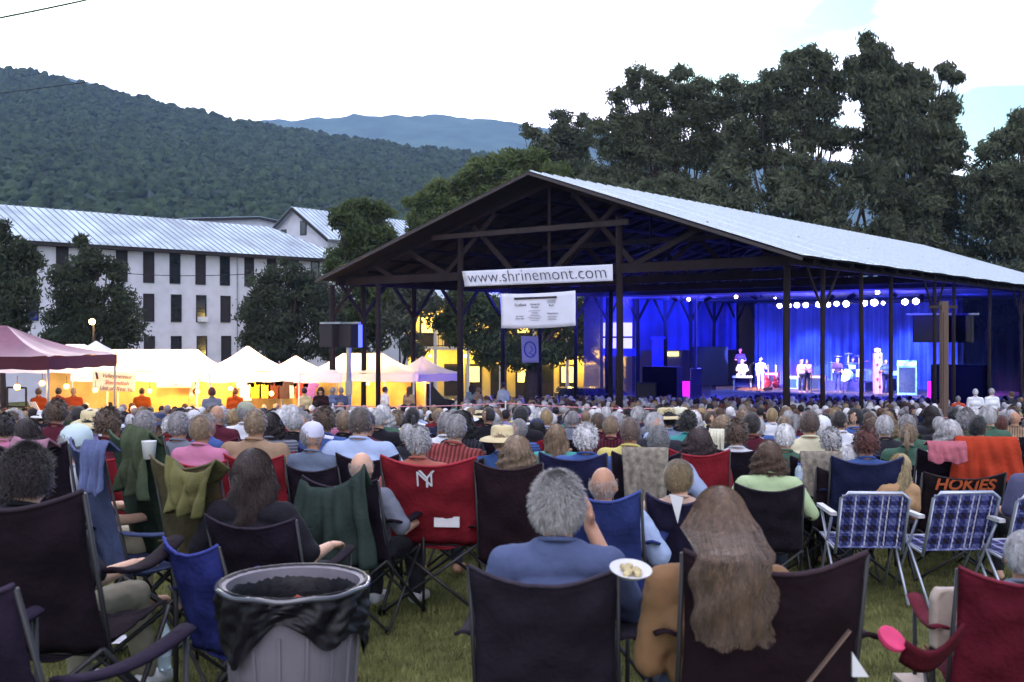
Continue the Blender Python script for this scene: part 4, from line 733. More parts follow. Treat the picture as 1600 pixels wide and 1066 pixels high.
def hair(style, det, seed=0):
    """hair mesh around the head centre, face towards +Y"""
    key = (style, det, seed)
    if key in HC: return HC[key]
    rr_ = random.Random(hash(style) % 1000 * 0 + len(style) * 7 + seed * 13 + det); mb = MB(); U = rr_.uniform
    nu, nv = (14, 10) if det == 0 else (26, 18) if det == 1 else (48, 34); longh = style in ('long', 'longwavy', 'bob', 'drape')
    puff = {'short': .003, 'thin': .001, 'curly': .014, 'long': .008, 'longwavy': .018, 'bob': .012, 'bald': 0, 'spiky': .005, 'pony': .003, 'drape': .012}[style]
    zend = {'long': -.34, 'longwavy': -.4, 'drape': -.29, 'bob': -.13}.get(style, 0)
    a = (.083 + puff, .101 + puff, .107 + puff)
    if style != 'bald':
        vs = []; keep = []
        def pt(i, j):
            t = pi * .74 * i / nv; p = 2 * pi * j / nu; q = scalp(t, p, a); f = noise.noise(Vector((q.x * 26, q.y * 26, q.z * 26 + seed * 5))); return q + (q - Vector((0, -.012, 0))).normalized() * f * (.4 if det == 2 else 1) * (.006 if style in ('short', 'thin', 'long', 'pony') else .016)
        mb.grid(lambda u, v: pt(v * nv, u * nu), nu, nv)
        F2 = []
        for f in mb.f:
            c = sum((Vector(mb.v[i]) for i in f), Vector()) / len(f)
            if c.y > .035 and c.z < .055 - (.05 if style == 'bob' else 0): continue
            if not longh and c.z < -.065 + (.03 if c.y > -.02 else 0) + abs(c.x) * .1: continue
            F2.append(f)
        mb.f = F2; mb.m = [0] * len(F2)
    if longh:
        lv = 10 if det else 5; nr = 16 if det < 2 else 30
        def lp(u, v):
            ang = pi * (1.0 + u) - .35 + .7 * (u - .5) * -1 if False else pi + pi * u; wv = .012 * sin(v * 14 + u * 11 + seed) + .01 * noise.noise(Vector((u * 6, v * 5, seed)))
            rx = (a[0] + .004) * (1 + .22 * sin(min(1, v * 1.3) * pi * .6)) * (1 if style != 'bob' else 1.05); ry = a[1] * (1 - (.42 if style != 'drape' else .2) * v); z = -.0 + zend * v - (.02 * noise.noise(Vector((u * 9, 3, seed))) if v > .9 else 0)
            if style != 'bob': rx *= 1 - .18 * v
            dy_ = -.3 * (lambda t: t * t * (3 - 2 * t))(max(0, min(1, (v + .06) / .22))) if style == 'drape' else 0
            return Vector((cos(ang) * (rx + wv) * (1.04 + .05 * v if style == 'drape' else 1), sin(ang) * (ry + wv) - .012 - .02 * v + .02 + dy_, z))
        mb.grid(lp, nr, lv)
    ns_ = {0: 0, 1: 260, 2: 7000}[det] + (200 if det == 1 else 0); w0 = .0046 if det == 1 else .0012
    if style == 'bald': ns_ = {0: 60, 1: 300, 2: 1600}[det]
    if longh: ns_ = int(ns_ * .8)
    if style in ('curly', 'spiky'): ns_ = int(ns_ * 1.4)
    for _ in range(ns_):
        t = U(.0, .74) * pi; t = math.acos(1 - (1 - cos(t)) * 1) ; p = U(0, 2 * pi); q = scalp(t, p, a); n_ = (q - Vector((0, -.012, .0))).normalized()
        if q.y > .04 and q.z < .06: continue
        if style == 'bald' and (q.z > .045 or q.y > .03 or q.z < -.065): continue
        if not longh and q.z < -.06: continue
        dn = (Vector((0, 0, -1)) - n_ * (-n_.z)); dn = dn.normalized() if dn.length > .05 else Vector((U(-1, 1), -.6, 0)).normalized()
        if longh:
            L = U(.75, 1.08); pts = []; tt = t; k = 0; pp = p if q.y < .02 else p
            while tt < pi * .5: pts.append(scalp(tt, pp, (a[0] + .004, a[1] + .004, a[2] + .004))); tt += .42
            ub = (p % (2 * pi)); ub = min(max(ub, pi * .98), pi * 2.02) if sin(p) < .3 else (pi if cos(p) < 0 else 2 * pi); u_ = (ub - pi) / pi; wph = U(0, 6); off = U(0, .012)
            for k in range(7):
                v = k / 6 * L; b = lp(min(max(u_, 0), 1), min(v, 1)); o_ = Vector((b.x, b.y + .012, 0)).normalized(); wav = .008 if style != 'long' else .003
                pts.append(b + o_ * (off + .003 + wav * sin(v * 16 + wph)) + Vector((wav * cos(v * 13 + wph), 0, zend * .06 * (v > 1))))
            ribbon(mb, pts, n_ if abs(n_.z) < .8 else Vector((0, -1, 0)), w0 * 1.1)
        else:
            L = {'short': .018, 'thin': .014, 'curly': .019, 'bald': .013, 'spiky': .024, 'pony': .03}[style] * U(.6, 1.3) * (.75 if det == 1 else 1); up = {'spiky': 1.0, 'curly': .8, 'short': .3, 'thin': .2, 'bald': .25, 'pony': .12}[style]
            d = (dn + n_ * up + Vector((U(-.4, .4), U(-.4, .4), U(-.3, .3))) * (1.6 if style in ('curly', 'spiky') else .7)).normalized()
            ribbon(mb, [q - n_ * .003, q + d * L * .5 + n_ * .004, q + d * L + (dn * .006 if style != 'curly' else Vector((U(-.02, .02), U(-.02, .02), U(-.02, .02))))], d.cross(n_).cross(d) if abs(d.dot(n_)) < .95 else Vector((1, 0, 0)), w0 * (1.6 if style == 'curly' else 1.2))
    if style == 'pony': mb.tube([(0, -.11, .03), (0, -.15, .0), (0, -.15, -.1), (0, -.13, -.2)], [.02, .028, .024, .008], 10)
    me = mb.mesh('hair', hairM, smooth=True); HC[key] = me; return me
def hat(kind):
    key = 'hat' + kind
    if key in HC: return HC[key]
    mb = MB()
    if kind == 'cap':
        mb.lathe((0, -.01, .018), [(.095, -.01), (.098, .03), (.088, .075), (.06, .105), (.02, .12), (.001, .122)], 24); mb.grid(lambda u, v: Vector((cos(pi * u) * (.075) * (1 - .25 * v), .06 + sin(pi * u) * .03 + v * .085, .02 - .02 * v - .012 * cos(2 * pi * u) * 0 - .02 * (2 * u - 1) ** 2)), 12, 4); mb.ball((0, -.01, .14), .009, 6, 4)
    elif kind == 'sun':
        mb.lathe((0, -.01, .03), [(.2, -.035), (.19, -.02), (.15, -.004), (.1, 0), (.098, .06), (.088, .09), (.05, .098), (.001, .092)], 28)
    mb.f = mb.f; me = mb.mesh('hat', hatM, smooth=True); HC[key] = me; return me
SKIN = [C('c99a80', .75), C('b98a70', .7), C('d0a48c', .75), C('9a6a50', .6)]
GROUP_ST = 'people standing about the lawn'
def person(px, top, D, hs, hc, shirt, label, yaw=-12, pose='sit', build=1, det=1, arms=None, trouser=None, hatk=None, hatc=None, seed=0, long_=False, ground=None, skin=None, group=None, tilt=0, hyaw=0, k=None, lean=0, pat=1.0):
    g0 = gz(D) if ground is None else ground; ht = 1.245 if pose == 'sit' else 1.735
    if hatk: ht += .03
    k = k or max(.8, min(1.25, (Z(top, D) - g0) / ht)); b = body(pose, build, det, arms); x = X(px, D)
    root = empty('person', (x, D, g0), radians(yaw), label, 'person', group); root.scale = (k, k, k); root.rotation_euler = (0, radians(lean), radians(yaw))
    # keep the head above px
    hd = root.rotation_euler.to_matrix() @ (HEADC[pose] * k); root.location.x -= hd.x; root.location.y -= hd.y
    if lean: root.location.z -= hd.z - HEADC[pose].z * k
    sk = skin or SKIN[(seed + int(px)) % 3]
    link('body', b['body'], root, sk)
    if det: link('shirt', b['shirt_long' if long_ else 'shirt'], root, shirt).color[3] = pat; link('collar', b['collar'], root, [min(1, c_ * 1.15) for c_ in shirt]); link('trousers', b['trousers'], root, trouser or C(R.choice(['3a4254', '5a5648', '2c2c34', '8a8474', '46506a']), .6))
    for q_ in (b['shoe'] if det == 2 else []): link('shoe', q_, root, C('c8c8cc', .7))
    ho = link('hair', hair(hs, det, seed % 3), root, hc); ho.location = HEADC[pose]; ho.rotation_euler = (radians(tilt), 0, radians(hyaw))
    if hatk: h2 = link('hat', hat(hatk), root, hatc); h2.location = HEADC[pose]; h2.rotation_euler = (radians(tilt), 0, radians(hyaw))
    return root
# ---------------------------------------------------------------- chairs
CC = {}
def cloth_panel(fn, nu, nv, name, mt=None, th=.006):
    m = MB(); m.grid(fn, nu, nv); n = len(m.v); m2 = MB(); nrm = []
    me = m.mesh('t', []); me.update(); vn = [v.normal.copy() for v in me.vertices]; bpy.data.meshes.remove(me)
    m2.v = [tuple(Vector(v) + q * th / 2) for v, q in zip(m.v, vn)] + [tuple(Vector(v) - q * th / 2) for v, q in zip(m.v, vn)]
    m2.f = list(m.f) + [tuple(i + n for i in f)[::-1] for f in m.f]
    r = nu + 1; ed = [(i, i + 1) for i in range(nu)] + [((i + 1) + nv * r, i + nv * r) for i in range(nu)] + [((j + 1) * r, j * r) for j in range(nv)] + [(nu + j * r, nu + (j + 1) * r) for j in range(nv)]
    m2.f += [(b, a, a + n, b + n) for a, b in ed]; m2.m = [0] * len(m2.f); return m2.mesh(name, mt or fabM, smooth=True)
def chair_meshes(kind):
    if kind in CC: return CC[kind]
    d = {}; hw = .245 if kind != 'narrow' else .17; zt = .93 if kind != 'high' else 1.16; S = lambda a: a; wr = lambda u, v: .022 * noise.noise(Vector((u * 4, v * 5, 2))) + .006 * sin(u * 26 + v * 9) * v * v + .01 * noise.noise(Vector((u * 14 + v * 6, v * 10, 5)))
    def back(u, v):        # v 0 top .. 1 bottom
        c = 4 * u * (1 - u); z = zt - .055 * c * (1 - v) - (zt - .41) * v; y = -.375 + .16 * v - .045 * c * sin(pi * (.3 + .6 * v)) + wr(u, v); x = (2 * u - 1) * (hw - .012 * sin(pi * v)); return Vector((x, y, z))
    d['backrest'] = cloth_panel(back, 22, 16, 'backrest')
    m = MB(); m.tube([back(u_ / 22, 0) + Vector((0, -.002, 0)) for u_ in range(23)], .0075, 6); d['hem'] = m.mesh('hem', fabM, True)
    d['seat'] = cloth_panel(lambda u, v: Vector(((2 * u - 1) * (hw - .01), -.21 + .47 * v, .43 - .05 * 4 * u * (1 - u) + .02 * v + wr(u, v))), 14, 12, 'seat')
    f = MB(); r = .0105
    for s in (-1, 1): f.tube([(s * hw, -.368, zt - .01), (s * hw, -.205, .42), (s * hw, -.185, .34)], .008, 6)
    f.tube([(-hw, -.2, .4), (hw, -.2, .4)], .008, 6)
    d['back_frame'] = f.mesh('back_frame', frameM, True)
    legs = []; T = lambda sx, sy: (sx * hw, .25 * sy - .0, .43); B = lambda sx, sy: (sx * hw * 1.08, .27 * sy, .015)
    for a, b in (((-1, -1), (1, -1)), ((1, -1), (-1, -1)), ((-1, 1), (1, 1)), ((1, 1), (-1, 1)), ((-1, -1), (-1, 1)), ((-1, 1), (-1, -1)), ((1, -1), (1, 1)), ((1, 1), (1, -1))):
        m = MB(); m.tube([T(*a), B(*b)], r * .9, 6); m.ball(B(*b), .02, 8, 6); legs.append(m.mesh('leg', frameM, True))
    d['legs'] = legs; m = MB()
    for q in legs: pass
    for a, b in (((-1, -1), (1, -1)), ((1, -1), (-1, -1)), ((-1, -1), (-1, 1)), ((-1, 1), (-1, -1)), ((1, -1), (1, 1)), ((1, 1), (1, -1))): m.tube([T(*a), B(*b)], r, 5)
    d['leg_frame'] = m.mesh('leg_frame', frameM, True)
    for nm, s in (('armL', -1), ('armR', 1)):
        d[nm] = cloth_panel(lambda u, v: Vector((s * (hw + .035) + (u - .5) * .06, -.27 + .5 * v, .67 - .035 * 4 * v * (1 - v) + .01 * cos((u - .5) * pi))), 4, 10, 'armrest', th=.012)
        m = MB(); m.tube([(s * (hw + .035), .22, .665), (s * (hw + .03), .24, .02)], r * .9, 6); d[nm + 'p'] = m.mesh('arm_post', frameM, True)
    CC[kind] = d; return d
def chair(px, D, col, label, yaw=-12, k=1.0, kind='std', det=1, top=None, group=None, dy=0, acc=None):
    if top is not None and kind == 'std' and (Z(top, D - .35) - gz(D)) / .93 > 1.13 and D > 4.5 and 'monogram' not in label: kind = 'high'
    d = chair_meshes(kind); zt = .93 if kind != 'high' else 1.16
    if top is not None: k = max(.6, min(1.5, (Z(top, D - .35) - gz(D)) / zt))
    root = empty('folding_chair', (X(px, D), D, gz(D)), radians(yaw), label, 'folding chair', group); root.scale = (k, k, k)
    o = Matrix.Rotation(radians(yaw), 3, 'Z') @ Vector((0, -.33 * k, 0)); root.location.x = X(px, D + o.y) - o.x
    link('backrest', d['backrest'], root, col); link('seat', d['seat'], root, col)
    if det == 0: return root
    link('hem', d['hem'], root, [min(1, c_ * 1.7 + .008) for c_ in col])
    link('back_frame', d['back_frame'], root)
    if det == 2:
        for q in d['legs']: link('leg', q, root)
    else: link('leg_frame', d['leg_frame'], root)
    for s in ('armL', 'armR'): link('armrest', d[s], root, acc or col); (link('arm_post', d[s + 'p'], root) if det else None)
    return root
def drape(px, D, top, bot, wpx, col, label, name='towel', cat='towel', yaw=-12, sag=.04, skew=0, fold=.02, mt=None, wbot=None, dz=0, back=True, thick=.012):
    """cloth hung over a chair back: long fall behind, short fall in front"""
    Wd = wpx / F * D; zt, zb = Z(top, D), Z(bot, D); o = Vector((X(px, D), D, zt)); wb = (wbot or wpx) / wpx; H = zt - zb; cy, sy = cos(radians(yaw)), sin(radians(yaw))
    def fn(u, v):
        x = (u - .5) * Wd * (1 + (wb - 1) * max(0, v - .25) / .75)
        if v < .25: t = v / .25; y = .09 * (1 - t) + .0; z = -.22 * (1 - t) * H if back else 0
        else: t = (v - .25) / .75; y = -.03 * sin(min(1, t * 4) * pi / 2) - .03 * t; z = -H * t
        z -= sag * 4 * u * (1 - u) * (1 - max(0, (v - .25) / .75)) ** 1.5; z += skew * (u - .5); y += fold * (sin(u * 17 + v * 2) + .6 * sin(u * 31 - v * 5)) * (.2 + v) + fold * noise.noise(Vector((u * 4, v * 4, px)))
        z += .015 * sin(u * 13 + px) * max(0, v - .7) * 3
        return Vector((x * cy - y * sy, x * sy + y * cy, z))
    me = cloth_panel(fn, 40, 28, name, mt or fabM, thick); ob = link(name, me, None, col); ob.location = o; return tag(ob, label, cat)
# ---------------------------------------------------------------- colours
HCOL = {'white': C('c8c6ca', .8), 'silver': C('a8a6aa', .75), 'grey': C('8a868a', .65), 'brown': C('5c4638', .55), 'dark': C('2c2226', .55), 'black': C('1c1a20', .6), 'blonde': C('9c8460', .7), 'auburn': C('5c2c26', .6), 'sandy': C('86705a', .65)}
SC_ = {'white': C('d4d6e0', .8), 'light blue': C('a4b4d8', .75), 'blue': C('4a64a4', .6), 'navy': C('2c3250', .6), 'grey': C('7c8090', .6), 'charcoal': C('34343e', .6), 'black': C('201e26', .7), 'red': C('8a2c34', .6), 'maroon': C('5c2434', .6), 'pink': C('c47a9c', .7), 'green': C('4c6c5c', .6), 'teal': C('4c9c9c', .65), 'cream': C('d4ceb0', .75), 'yellow': C('d0c474', .7), 'lilac': C('9c90c0', .65), 'tan': C('a88c74', .6)}
CH = {'black': C('241c28', .6), 'navy': C('2a2c50', .6), 'blue': C('2c3258', .4), 'red': C('8c2430', .55), 'maroon': C('5a1e34', .55), 'green': C('38483a', .6), 'grey': C('5a5664', .6)}
PG_ = 'seated audience on the lawn'; CG_ = 'folding chairs of the audience'
def duo(px, top, D, hs, hc, sc, cc, label, yaw=-12, det=1, ctop=None, cdx=0, ckind='std', clabel=None, cdet=None, **k):
    hc_ = HCOL[hc] if isinstance(hc, str) else hc; s_ = SC_[sc] if isinstance(sc, str) else sc
    p = person(px, top, D, hs, hc_, s_, label, yaw, det=det, group=PG_, **k)
    if cc: chair(px + cdx, D + .13, CH[cc] if isinstance(cc, str) else cc, clabel or ' '.join(('%s folding chair under the %s' % (cc if isinstance(cc, str) else 'coloured', label)).split()[:16]), yaw, k=p.scale[0], kind=ckind, det=cdet if cdet is not None else det, top=ctop, group=CG_)
    return p
# ---------------------------------------------------------------- nearest row
duo(872, 745, 3.8, 'spiky', C('a09c9c', .75), C('5c6890', .55), C('2a2430', .6), 'grey haired man in blue shirt nearest the camera raising his right hand', -6, 2, ctop=882, cdx=-22, arms='face', build=1, clabel='big dark folding chair of the nearest grey haired man', hyaw=-8, seed=1)
duo(1124, 768, 3.5, 'drape', C('6a5444', .6), C('a07a58', .5), None, 'long brown haired woman in tan jacket in the front right row', -4, 2, build=1, long_=True, arms='lap', seed=2)
chair(1206, 3.66, C('2a1c24', .6), 'wide black folding chair with tan straps behind the long haired woman', -3, det=2, top=852, group=CG_)
duo(1600, 832, 4.0, 'thin', C('b0b0b4', .75), 'grey', C('6a1e30', .55), 'grey haired person cut by the right edge on the maroon chair', -10, 2, ctop=888, cdx=2, clabel='maroon folding chair cut by the bottom right corner', build=1, arms='wide')
duo(44, 704, 4.6, 'curly', C('2e2024', .6), 'black', None, 'dark curly haired person on the large black chair at left', -14, 2, build=1, arms='wide')
chair(16, 4.4, C('241a24', .6), 'large black folding chair with high back at the left edge', -4, det=2, top=757, group=CG_)
chair(-75, 3.3, C('2e2438', .55), 'dark purple empty folding chair at the bottom left corner', -20, det=2, top=895, group=CG_)
chair(310, 4.75, C('343c84', .5), 'small blue folding chair standing beside the trash can', -32, det=2, top=848, kind='narrow', group=CG_)
duo(397, 708, 5.4, 'longwavy', C('3a2a2a', .55), 'black', 'black', 'woman with long dark wavy hair and bare arm left of the trash can', -14, 2, arms='wide', ctop=806, build=1, clabel='black folding chair of the woman with long dark wavy hair', seed=1)
duo(566, 706, 6.8, 'bald', C('a89c98', .7), 'grey', 'black', 'bald man in front of the dark green blanket', -18, 2, ctop=745, cdx=-30, build=1, arms='wide', clabel='black folding chair hidden by the dark green blanket')
drape(520, 6.4, 737, 890, 118, C('3c4a46', .5), 'dark green blanket slung over a chair back in front of the bald man', 'blanket', 'blanket', -20, sag=.1, fold=.035, wbot=165, skew=.12)
duo(655, 668, 7.7, 'spiky', C('98969a', .75), C('b4685c', .6), None, 'spiky grey haired man on the red chair with white monogram', -10, 1, arms='wide', build=1)
rc = chair(672, 7.35, C('8a2430', .58), 'red folding chair with interlaced white monogram on its back', -8, det=2, top=710, group=CG_, k=1.05)
rc.scale.x *= 1.12
lg = mat('white_print', C('c8ccd4', .8), .7, 0)
for s_, dx, sz in (('N', -.012, .13), ('Y', .0, .15)): text('monogram', s_, lg, sz, basis((dx, -.412, .8), (1, 0, 0), (0, -.25, 1)), rc, thin=-.002)
m = MB(); m.box((.08, -.30, .55), (.13, .004, .06), rz=radians(2)); m.build('paper_label', white_trim, rc)
duo(808, 684, 7.0, 'bob', C('8a7460', .6), 'tan', C('2a1c24', .6), 'sandy bobbed woman on black chair with maroon seat', -10, 1, cdx=-12, ctop=722, clabel='black folding chair with maroon seat beside the red one', cdet=2)
duo(943, 729, 5.7, 'bald', C('a89c98', .7), 'light blue', C('34407c', .6), 'bald man in light blue shirt on a tall blue chair', -16, 2, ctop=762, cdx=4, ckind='narrow', build=2, arms='wide', clabel='tall narrow blue chair of the bald man in light blue')
duo(1062, 721, 6.1, 'short', C('8c7858', .65), C('c4a494', .65), C('28243c', .6), 'short blonde haired person with dark high backed chair', -12, 2, ctop=770, cdx=-2, ckind='narrow', clabel='dark narrow chair with a white card on its back', seed=2, hyaw=-25)
m = MB(); m.add([(0, 0, 0), (.045, 0, -.16), (.075, 0, -.02), (0, .006, 0), (.045, .006, -.16), (.075, .006, -.02)], [(0, 1, 2), (5, 4, 3), (0, 3, 4, 1), (1, 4, 5, 2), (2, 5, 3, 0)]); o = m.build('paper_card', white_trim); o.location = P(1046, 772, 5.62); tag(o, 'white triangular card stuck on the dark narrow chair', 'card')
# plaid lawn chairs
def plaid(i, j, n=44, m_=36):
    u, v = i / n, j / m_; c = Vector(C('343a7c', .6)); a = (u * 5) % 1; b = (v * 4.2) % 1; dk = Vector(C('221c38', .6)); lt = Vector(C('8088c4', .7)); k = 0
    if .3 < a < .75: k += 1
    if .35 < b < .8: k += 1
    c = [lt.lerp(c, .5), c, dk][k]
    if a < .07 or .5 < a < .55: c = Vector(C('c4c4dc', .7))
    if b < .06: c = c.lerp(lt, .6)
    return tuple(c)
plaidM = mat('plaid_webbing', rough=.8, var=.1, scale=30, attr='col', bump=.3, bscale=120)
def lawn_chair(px, D, label, yaw, top):
    g0 = gz(D); hw = .235; zt = (Z(top, D - .3) - g0); root = empty('lawn_chair', (X(px, D), D, g0), radians(yaw), label, 'lawn chair', 'plaid webbing lawn chairs'); zb = .4
    m = MB(); m.tube([(-hw, -.18, .36), (-hw, -.34, zt - .04), (-hw + .05, -.345, zt), (hw - .05, -.345, zt), (hw, -.34, zt - .04), (hw, -.18, .36)], .012, 8); m.build('back_frame', aluM, root, smooth=True)
    def panel(fn, name, n=44, m_=36):
        mb = MB(); mb.grid(fn, n, m_); me = mb.mesh(name, plaidM); ca = me.color_attributes.new('col', 'FLOAT_COLOR', 'CORNER'); q = []
        for f in range(len(mb.f)): q += [*plaid(f % n, f // n), 1] * 4
        ca.data.foreach_set('color', q); o = link(name, me, root); md = o.modifiers.new('s', 'SOLIDIFY'); md.thickness = .005
    panel(lambda u, v: Vector(((2 * u - 1) * hw * .97, -.335 + (.15) * v + .004 * sin(u * 70) * sin(v * 60), zt - .015 - (zt - .43) * v)), 'backrest'); panel(lambda u, v: Vector(((2 * u - 1) * hw * .97, -.17 + .42 * v, .4 + .02 * v)), 'seat')
    m = MB(); m.tube([(-hw, -.18, .38), (-hw, .26, .42), (hw, .26, .42), (hw, -.18, .38)], .011, 6); m.build('seat_frame', aluM, root, smooth=True)
    for s in (-1, 1):
        m = MB(); m.tube([(s * hw * 1.03, -.3, .02), (s * hw * 1.03, .2, .62)], .011, 6); m.build('leg', aluM, root, smooth=True)
        m = MB(); m.tube([(s * hw * 1.03, .28, .02), (s * hw * 1.03, -.1, .6)], .011, 6); m.build('leg', aluM, root, smooth=True)
        m = MB(); m.box((s * hw * 1.05, .02, .64), (.045, .42, .025)); m.build('armrest', white_trim, root)
lawn_chair(1346, 7.6, 'plaid webbing lawn chair left of the blonde woman', -3, 769); lawn_chair(1473, 7.5, 'plaid webbing lawn chair right of the blonde woman', 4, 768); lawn_chair(1594, 7.3, 'plaid webbing lawn chair cut by the right edge', 6, 773)
duo(1405, 711, 8.0, 'long', C('a4926c', .7), C('c8a078', .62), None, 'blonde long haired woman leaning between two plaid lawn chairs', 12, 1, build=0, lean=6, seed=1)
m = MB(); w_ = chair(1504, 8.4, C('241c20', .6), 'black folding chair with orange capital letters across its back', -4, det=1, top=738, group=CG_, k=1); w_.scale.x *= 1.35
text('lettering', 'HOKIES', mat('orange_print', C('b85a30', .7), .8, 0), .13, basis((.0, -.405, .83), (1, 0, 0), (0, -.2, 1)), w_, width=.36, italic=.2, thin=.003)
chair(1545, 9.1, 'x' and CH['black'], 'black folding chair under the orange towel', -8, det=1, top=688, group=CG_); drape(1540, 8.52, 683, 750, 92, C('b8432c', .62), 'bright orange red towel spread over a chair back above the lettered chair', yaw=-6, fold=.02, sag=.0, wbot=112)
# ---------------------------------------------------------------- second rows
duo(122, 660, 6.6, 'short', 'grey', 'white', None, 'man in white flat cap turned right beside the blue grey chair', -40, 1, hatk='cap', hatc=C('b8c8d0', .8), arms='wide', trouser=C('b4a890', .7), hyaw=-10)
drape(152, 5.98, 689, 770, 50, C('66709c', .55), 'blue grey towel hanging down the side of a tall chair', yaw=-20, fold=.012, sag=0, wbot=44); chair(146, 6.5, C('525c84', .5), 'blue grey folding chair below the man in the white cap', -50, det=2, top=692, group=CG_)
duo(45, 657, 8.4, 'bob', 'dark', 'maroon', 'red', 'dark haired woman with pale headband near the left edge', -10, 1, seed=1)
chair(52, 6.6, CH['black'], 'black folding chair under the mauve towel', -12, det=1, top=688, group=CG_); drape(50, 6.1, 684, 752, 72, C('a4788c', .6), 'mauve towel draped over a chair back near the left edge', yaw=-18, fold=.02, sag=.02)
duo(8, 650, 9.6, 'curly', 'dark', 'pink', 'grey', 'curly dark haired person in pink cut by the left edge', -10); duo(90, 628, 11, 'curly', 'brown', 'maroon', 'red', 'curly brown haired person on a red chair beyond the cap man', -8)
duo(172, 641, 8.8, 'curly', 'brown', 'maroon', 'red', 'curly haired man on a bright red chair left of the tall green chair', -30); duo(228, 643, 9, 'short', 'grey', 'green', 'green', 'grey haired man above the green hooded chair', -25)
drape(218, 6.4, 669, 770, 60, C('55604a', .55), 'olive green blanket over a tall chair with a white cup', 'blanket', 'blanket', -35, sag=.0, fold=.03, wbot=80, skew=-.03); chair(222, 6.9, CH['green'], 'green folding chair under the olive blanket', -35, top=676, group=CG_)
m = MB(); m.lathe((0, 0, 0), [(.001, 0), (.032, 0), (.042, .1), (.043, .103), (.038, .1), (.03, .01), (.001, .01)], 20); o = m.build('paper_cup', white_trim, smooth=True); o.location = P(233, 717, 6.0); tag(o, 'white paper cup standing on the olive green chair', 'cup')
duo(280, 645, 9, 'short', 'grey', 'grey', 'grey', 'grey haired person in grey shirt left of the pink shirted one', -8); duo(315, 650, 8.6, 'short', 'sandy', 'pink', 'red', 'sandy haired person in pink shirt on a red chair', -14, seed=1, clabel='red folding chair of the person in the pink shirt')
drape(300, 5.48, 714, 800, 110, C('6c6a44', .6), 'olive and white striped towel sagging over a chair right of the cup', yaw=-28, sag=.09, fold=.025, wbot=70); chair(296, 5.95, C('544c38', .6), 'olive folding chair left of the dark haired woman', -30, det=2, top=716, group=CG_)
duo(340, 633, 12, 'bald', 'silver', 'maroon', 'maroon', 'bald man in maroon before the white canopy', -6); duo(400, 641, 8.7, 'short', 'sandy', 'tan', 'red', 'sandy haired man in tan shirt on a red chair', -10, build=2, clabel='red folding chair of the sandy haired man in tan'); duo(384, 626, 12.5, 'short', 'grey', 'white', 'navy', 'person in a pale green peaked hat before the clothes tent', -6, hatk='cap', hatc=C('9ca08c', .7))
duo(440, 640, 12.2, 'short', 'white', 'maroon', 'black', 'white haired person left of the other on black lettered chairs', -8); duo(461, 645, 11.6, 'short', 'silver', 'black', 'black', 'silver haired person just left of the white baseball cap', -8)
duo(490, 657, 8.6, 'short', 'grey', C('6c7890', .6), 'black', 'man in white baseball cap and grey blue shirt', -18, 1, hatk='cap', hatc=C('c4c4dc', .8), hyaw=-45, clabel='black folding chair of the man in the white baseball cap')
duo(508, 640, 10, 'curly', 'brown', 'blue', 'navy', 'brown curly haired person right of the white cap', -10); duo(538, 643, 10.6, 'short', 'sandy', 'black', 'black', 'close cropped sandy person left of the broad light blue shirt', -8)
duo(563, 638, 8.6, 'short', C('5c504c', .6), 'light blue', 'black', 'broad shouldered man in light blue shirt without armrests', -10, 1, build=2, clabel='black folding chair right of the broad light blue shirt', cdx=14, arms='wide')
duo(637, 664, 10.5, 'short', 'silver', 'charcoal', 'black', 'silver haired head left of the spiky grey man', -8); duo(713, 649, 8.8, 'short', 'grey', C('9c4c4c', .6), 'black', 'grey haired man leaning right in a red checked shirt', -14, 1, build=2, arms='wide', lean=6, pat=.2); duo(697, 646, 10.4, 'short', 'grey', 'white', None, 'grey haired man in white behind the red checked shirt', -8, build=2)
duo(785, 661, 8.6, 'short', 'sandy', C('3c5a94', .6), None, 'person in wide straw hat and blue vest', -10, 1, hatk='sun', hatc=C('c8b890', .8))
duo(869, 665, 9.4, 'long', 'sandy', 'teal', 'navy', 'long sandy haired woman in teal near the white haired one', -8, clabel='navy folding chair of the woman in teal'); duo(916, 666, 8.5, 'curly', 'white', 'blue', 'navy', 'white haired woman on a wide navy chair', -8, build=2, ctop=706, cdx=-20, clabel='wide navy folding chair of the white haired woman')
duo(985, 654, 8.8, 'short', C('6c5850', .6), 'yellow', 'red', 'man with yellow collar on a red chair right of centre', -14, build=2, clabel='red folding chair of the man with the yellow collar'); duo(1029, 667, 7.9, 'short', C('6c6c70', .65), 'light blue', None, 'grey haired man in pale blue behind the patterned tan towel', -14, 1, build=2, arms='wide')
tanp = mat('patterned_towel', C('8c8478', .6), .9, .45, 26, .4, 40); drape(1008, 6.96, 700, 800, 72, (1, 1, 1), 'tan mottled towel covering the chair of the man in pale blue', yaw=-6, sag=0, fold=.012, wbot=60, mt=tanp); chair(1010, 7.45, CH['black'], 'black folding chair under the tan mottled towel', -8, top=706, group=CG_)
duo(1092, 671, 8, 'bob', C('3c2c30', .6), C('a03038', .6), 'red', 'dark bobbed woman wrapped in red on a red chair', -8, seed=1, ctop=702, clabel='red folding chair of the dark bobbed woman', long_=True)
duo(1062, 634, 12.6, 'short', 'grey', 'charcoal', 'navy', 'person in pale wide brimmed hat beyond the dark bobbed woman', -8, hatk='sun', hatc=C('d0ccb4', .8)); duo(1075, 645, 11.4, 'curly', 'black', 'teal', 'black', 'black haired person with teal collar right of the pale hat', -8)
duo(1130, 651, 9.8, 'bob', 'sandy', 'charcoal', 'grey', 'sandy haired person behind the white towel chair', -12); drape(1120, 8.9, 671, 725, 24, C('d0ccb8', .75), 'white towel folded over a chair beside the dark bobbed woman', yaw=-20, sag=0, fold=.015)
duo(1151, 659, 9, 'curly', 'brown', 'white', 'black', 'brown haired woman with white collar on a black chair', -10, ctop=694, clabel='black folding chair of the woman with the white collar')
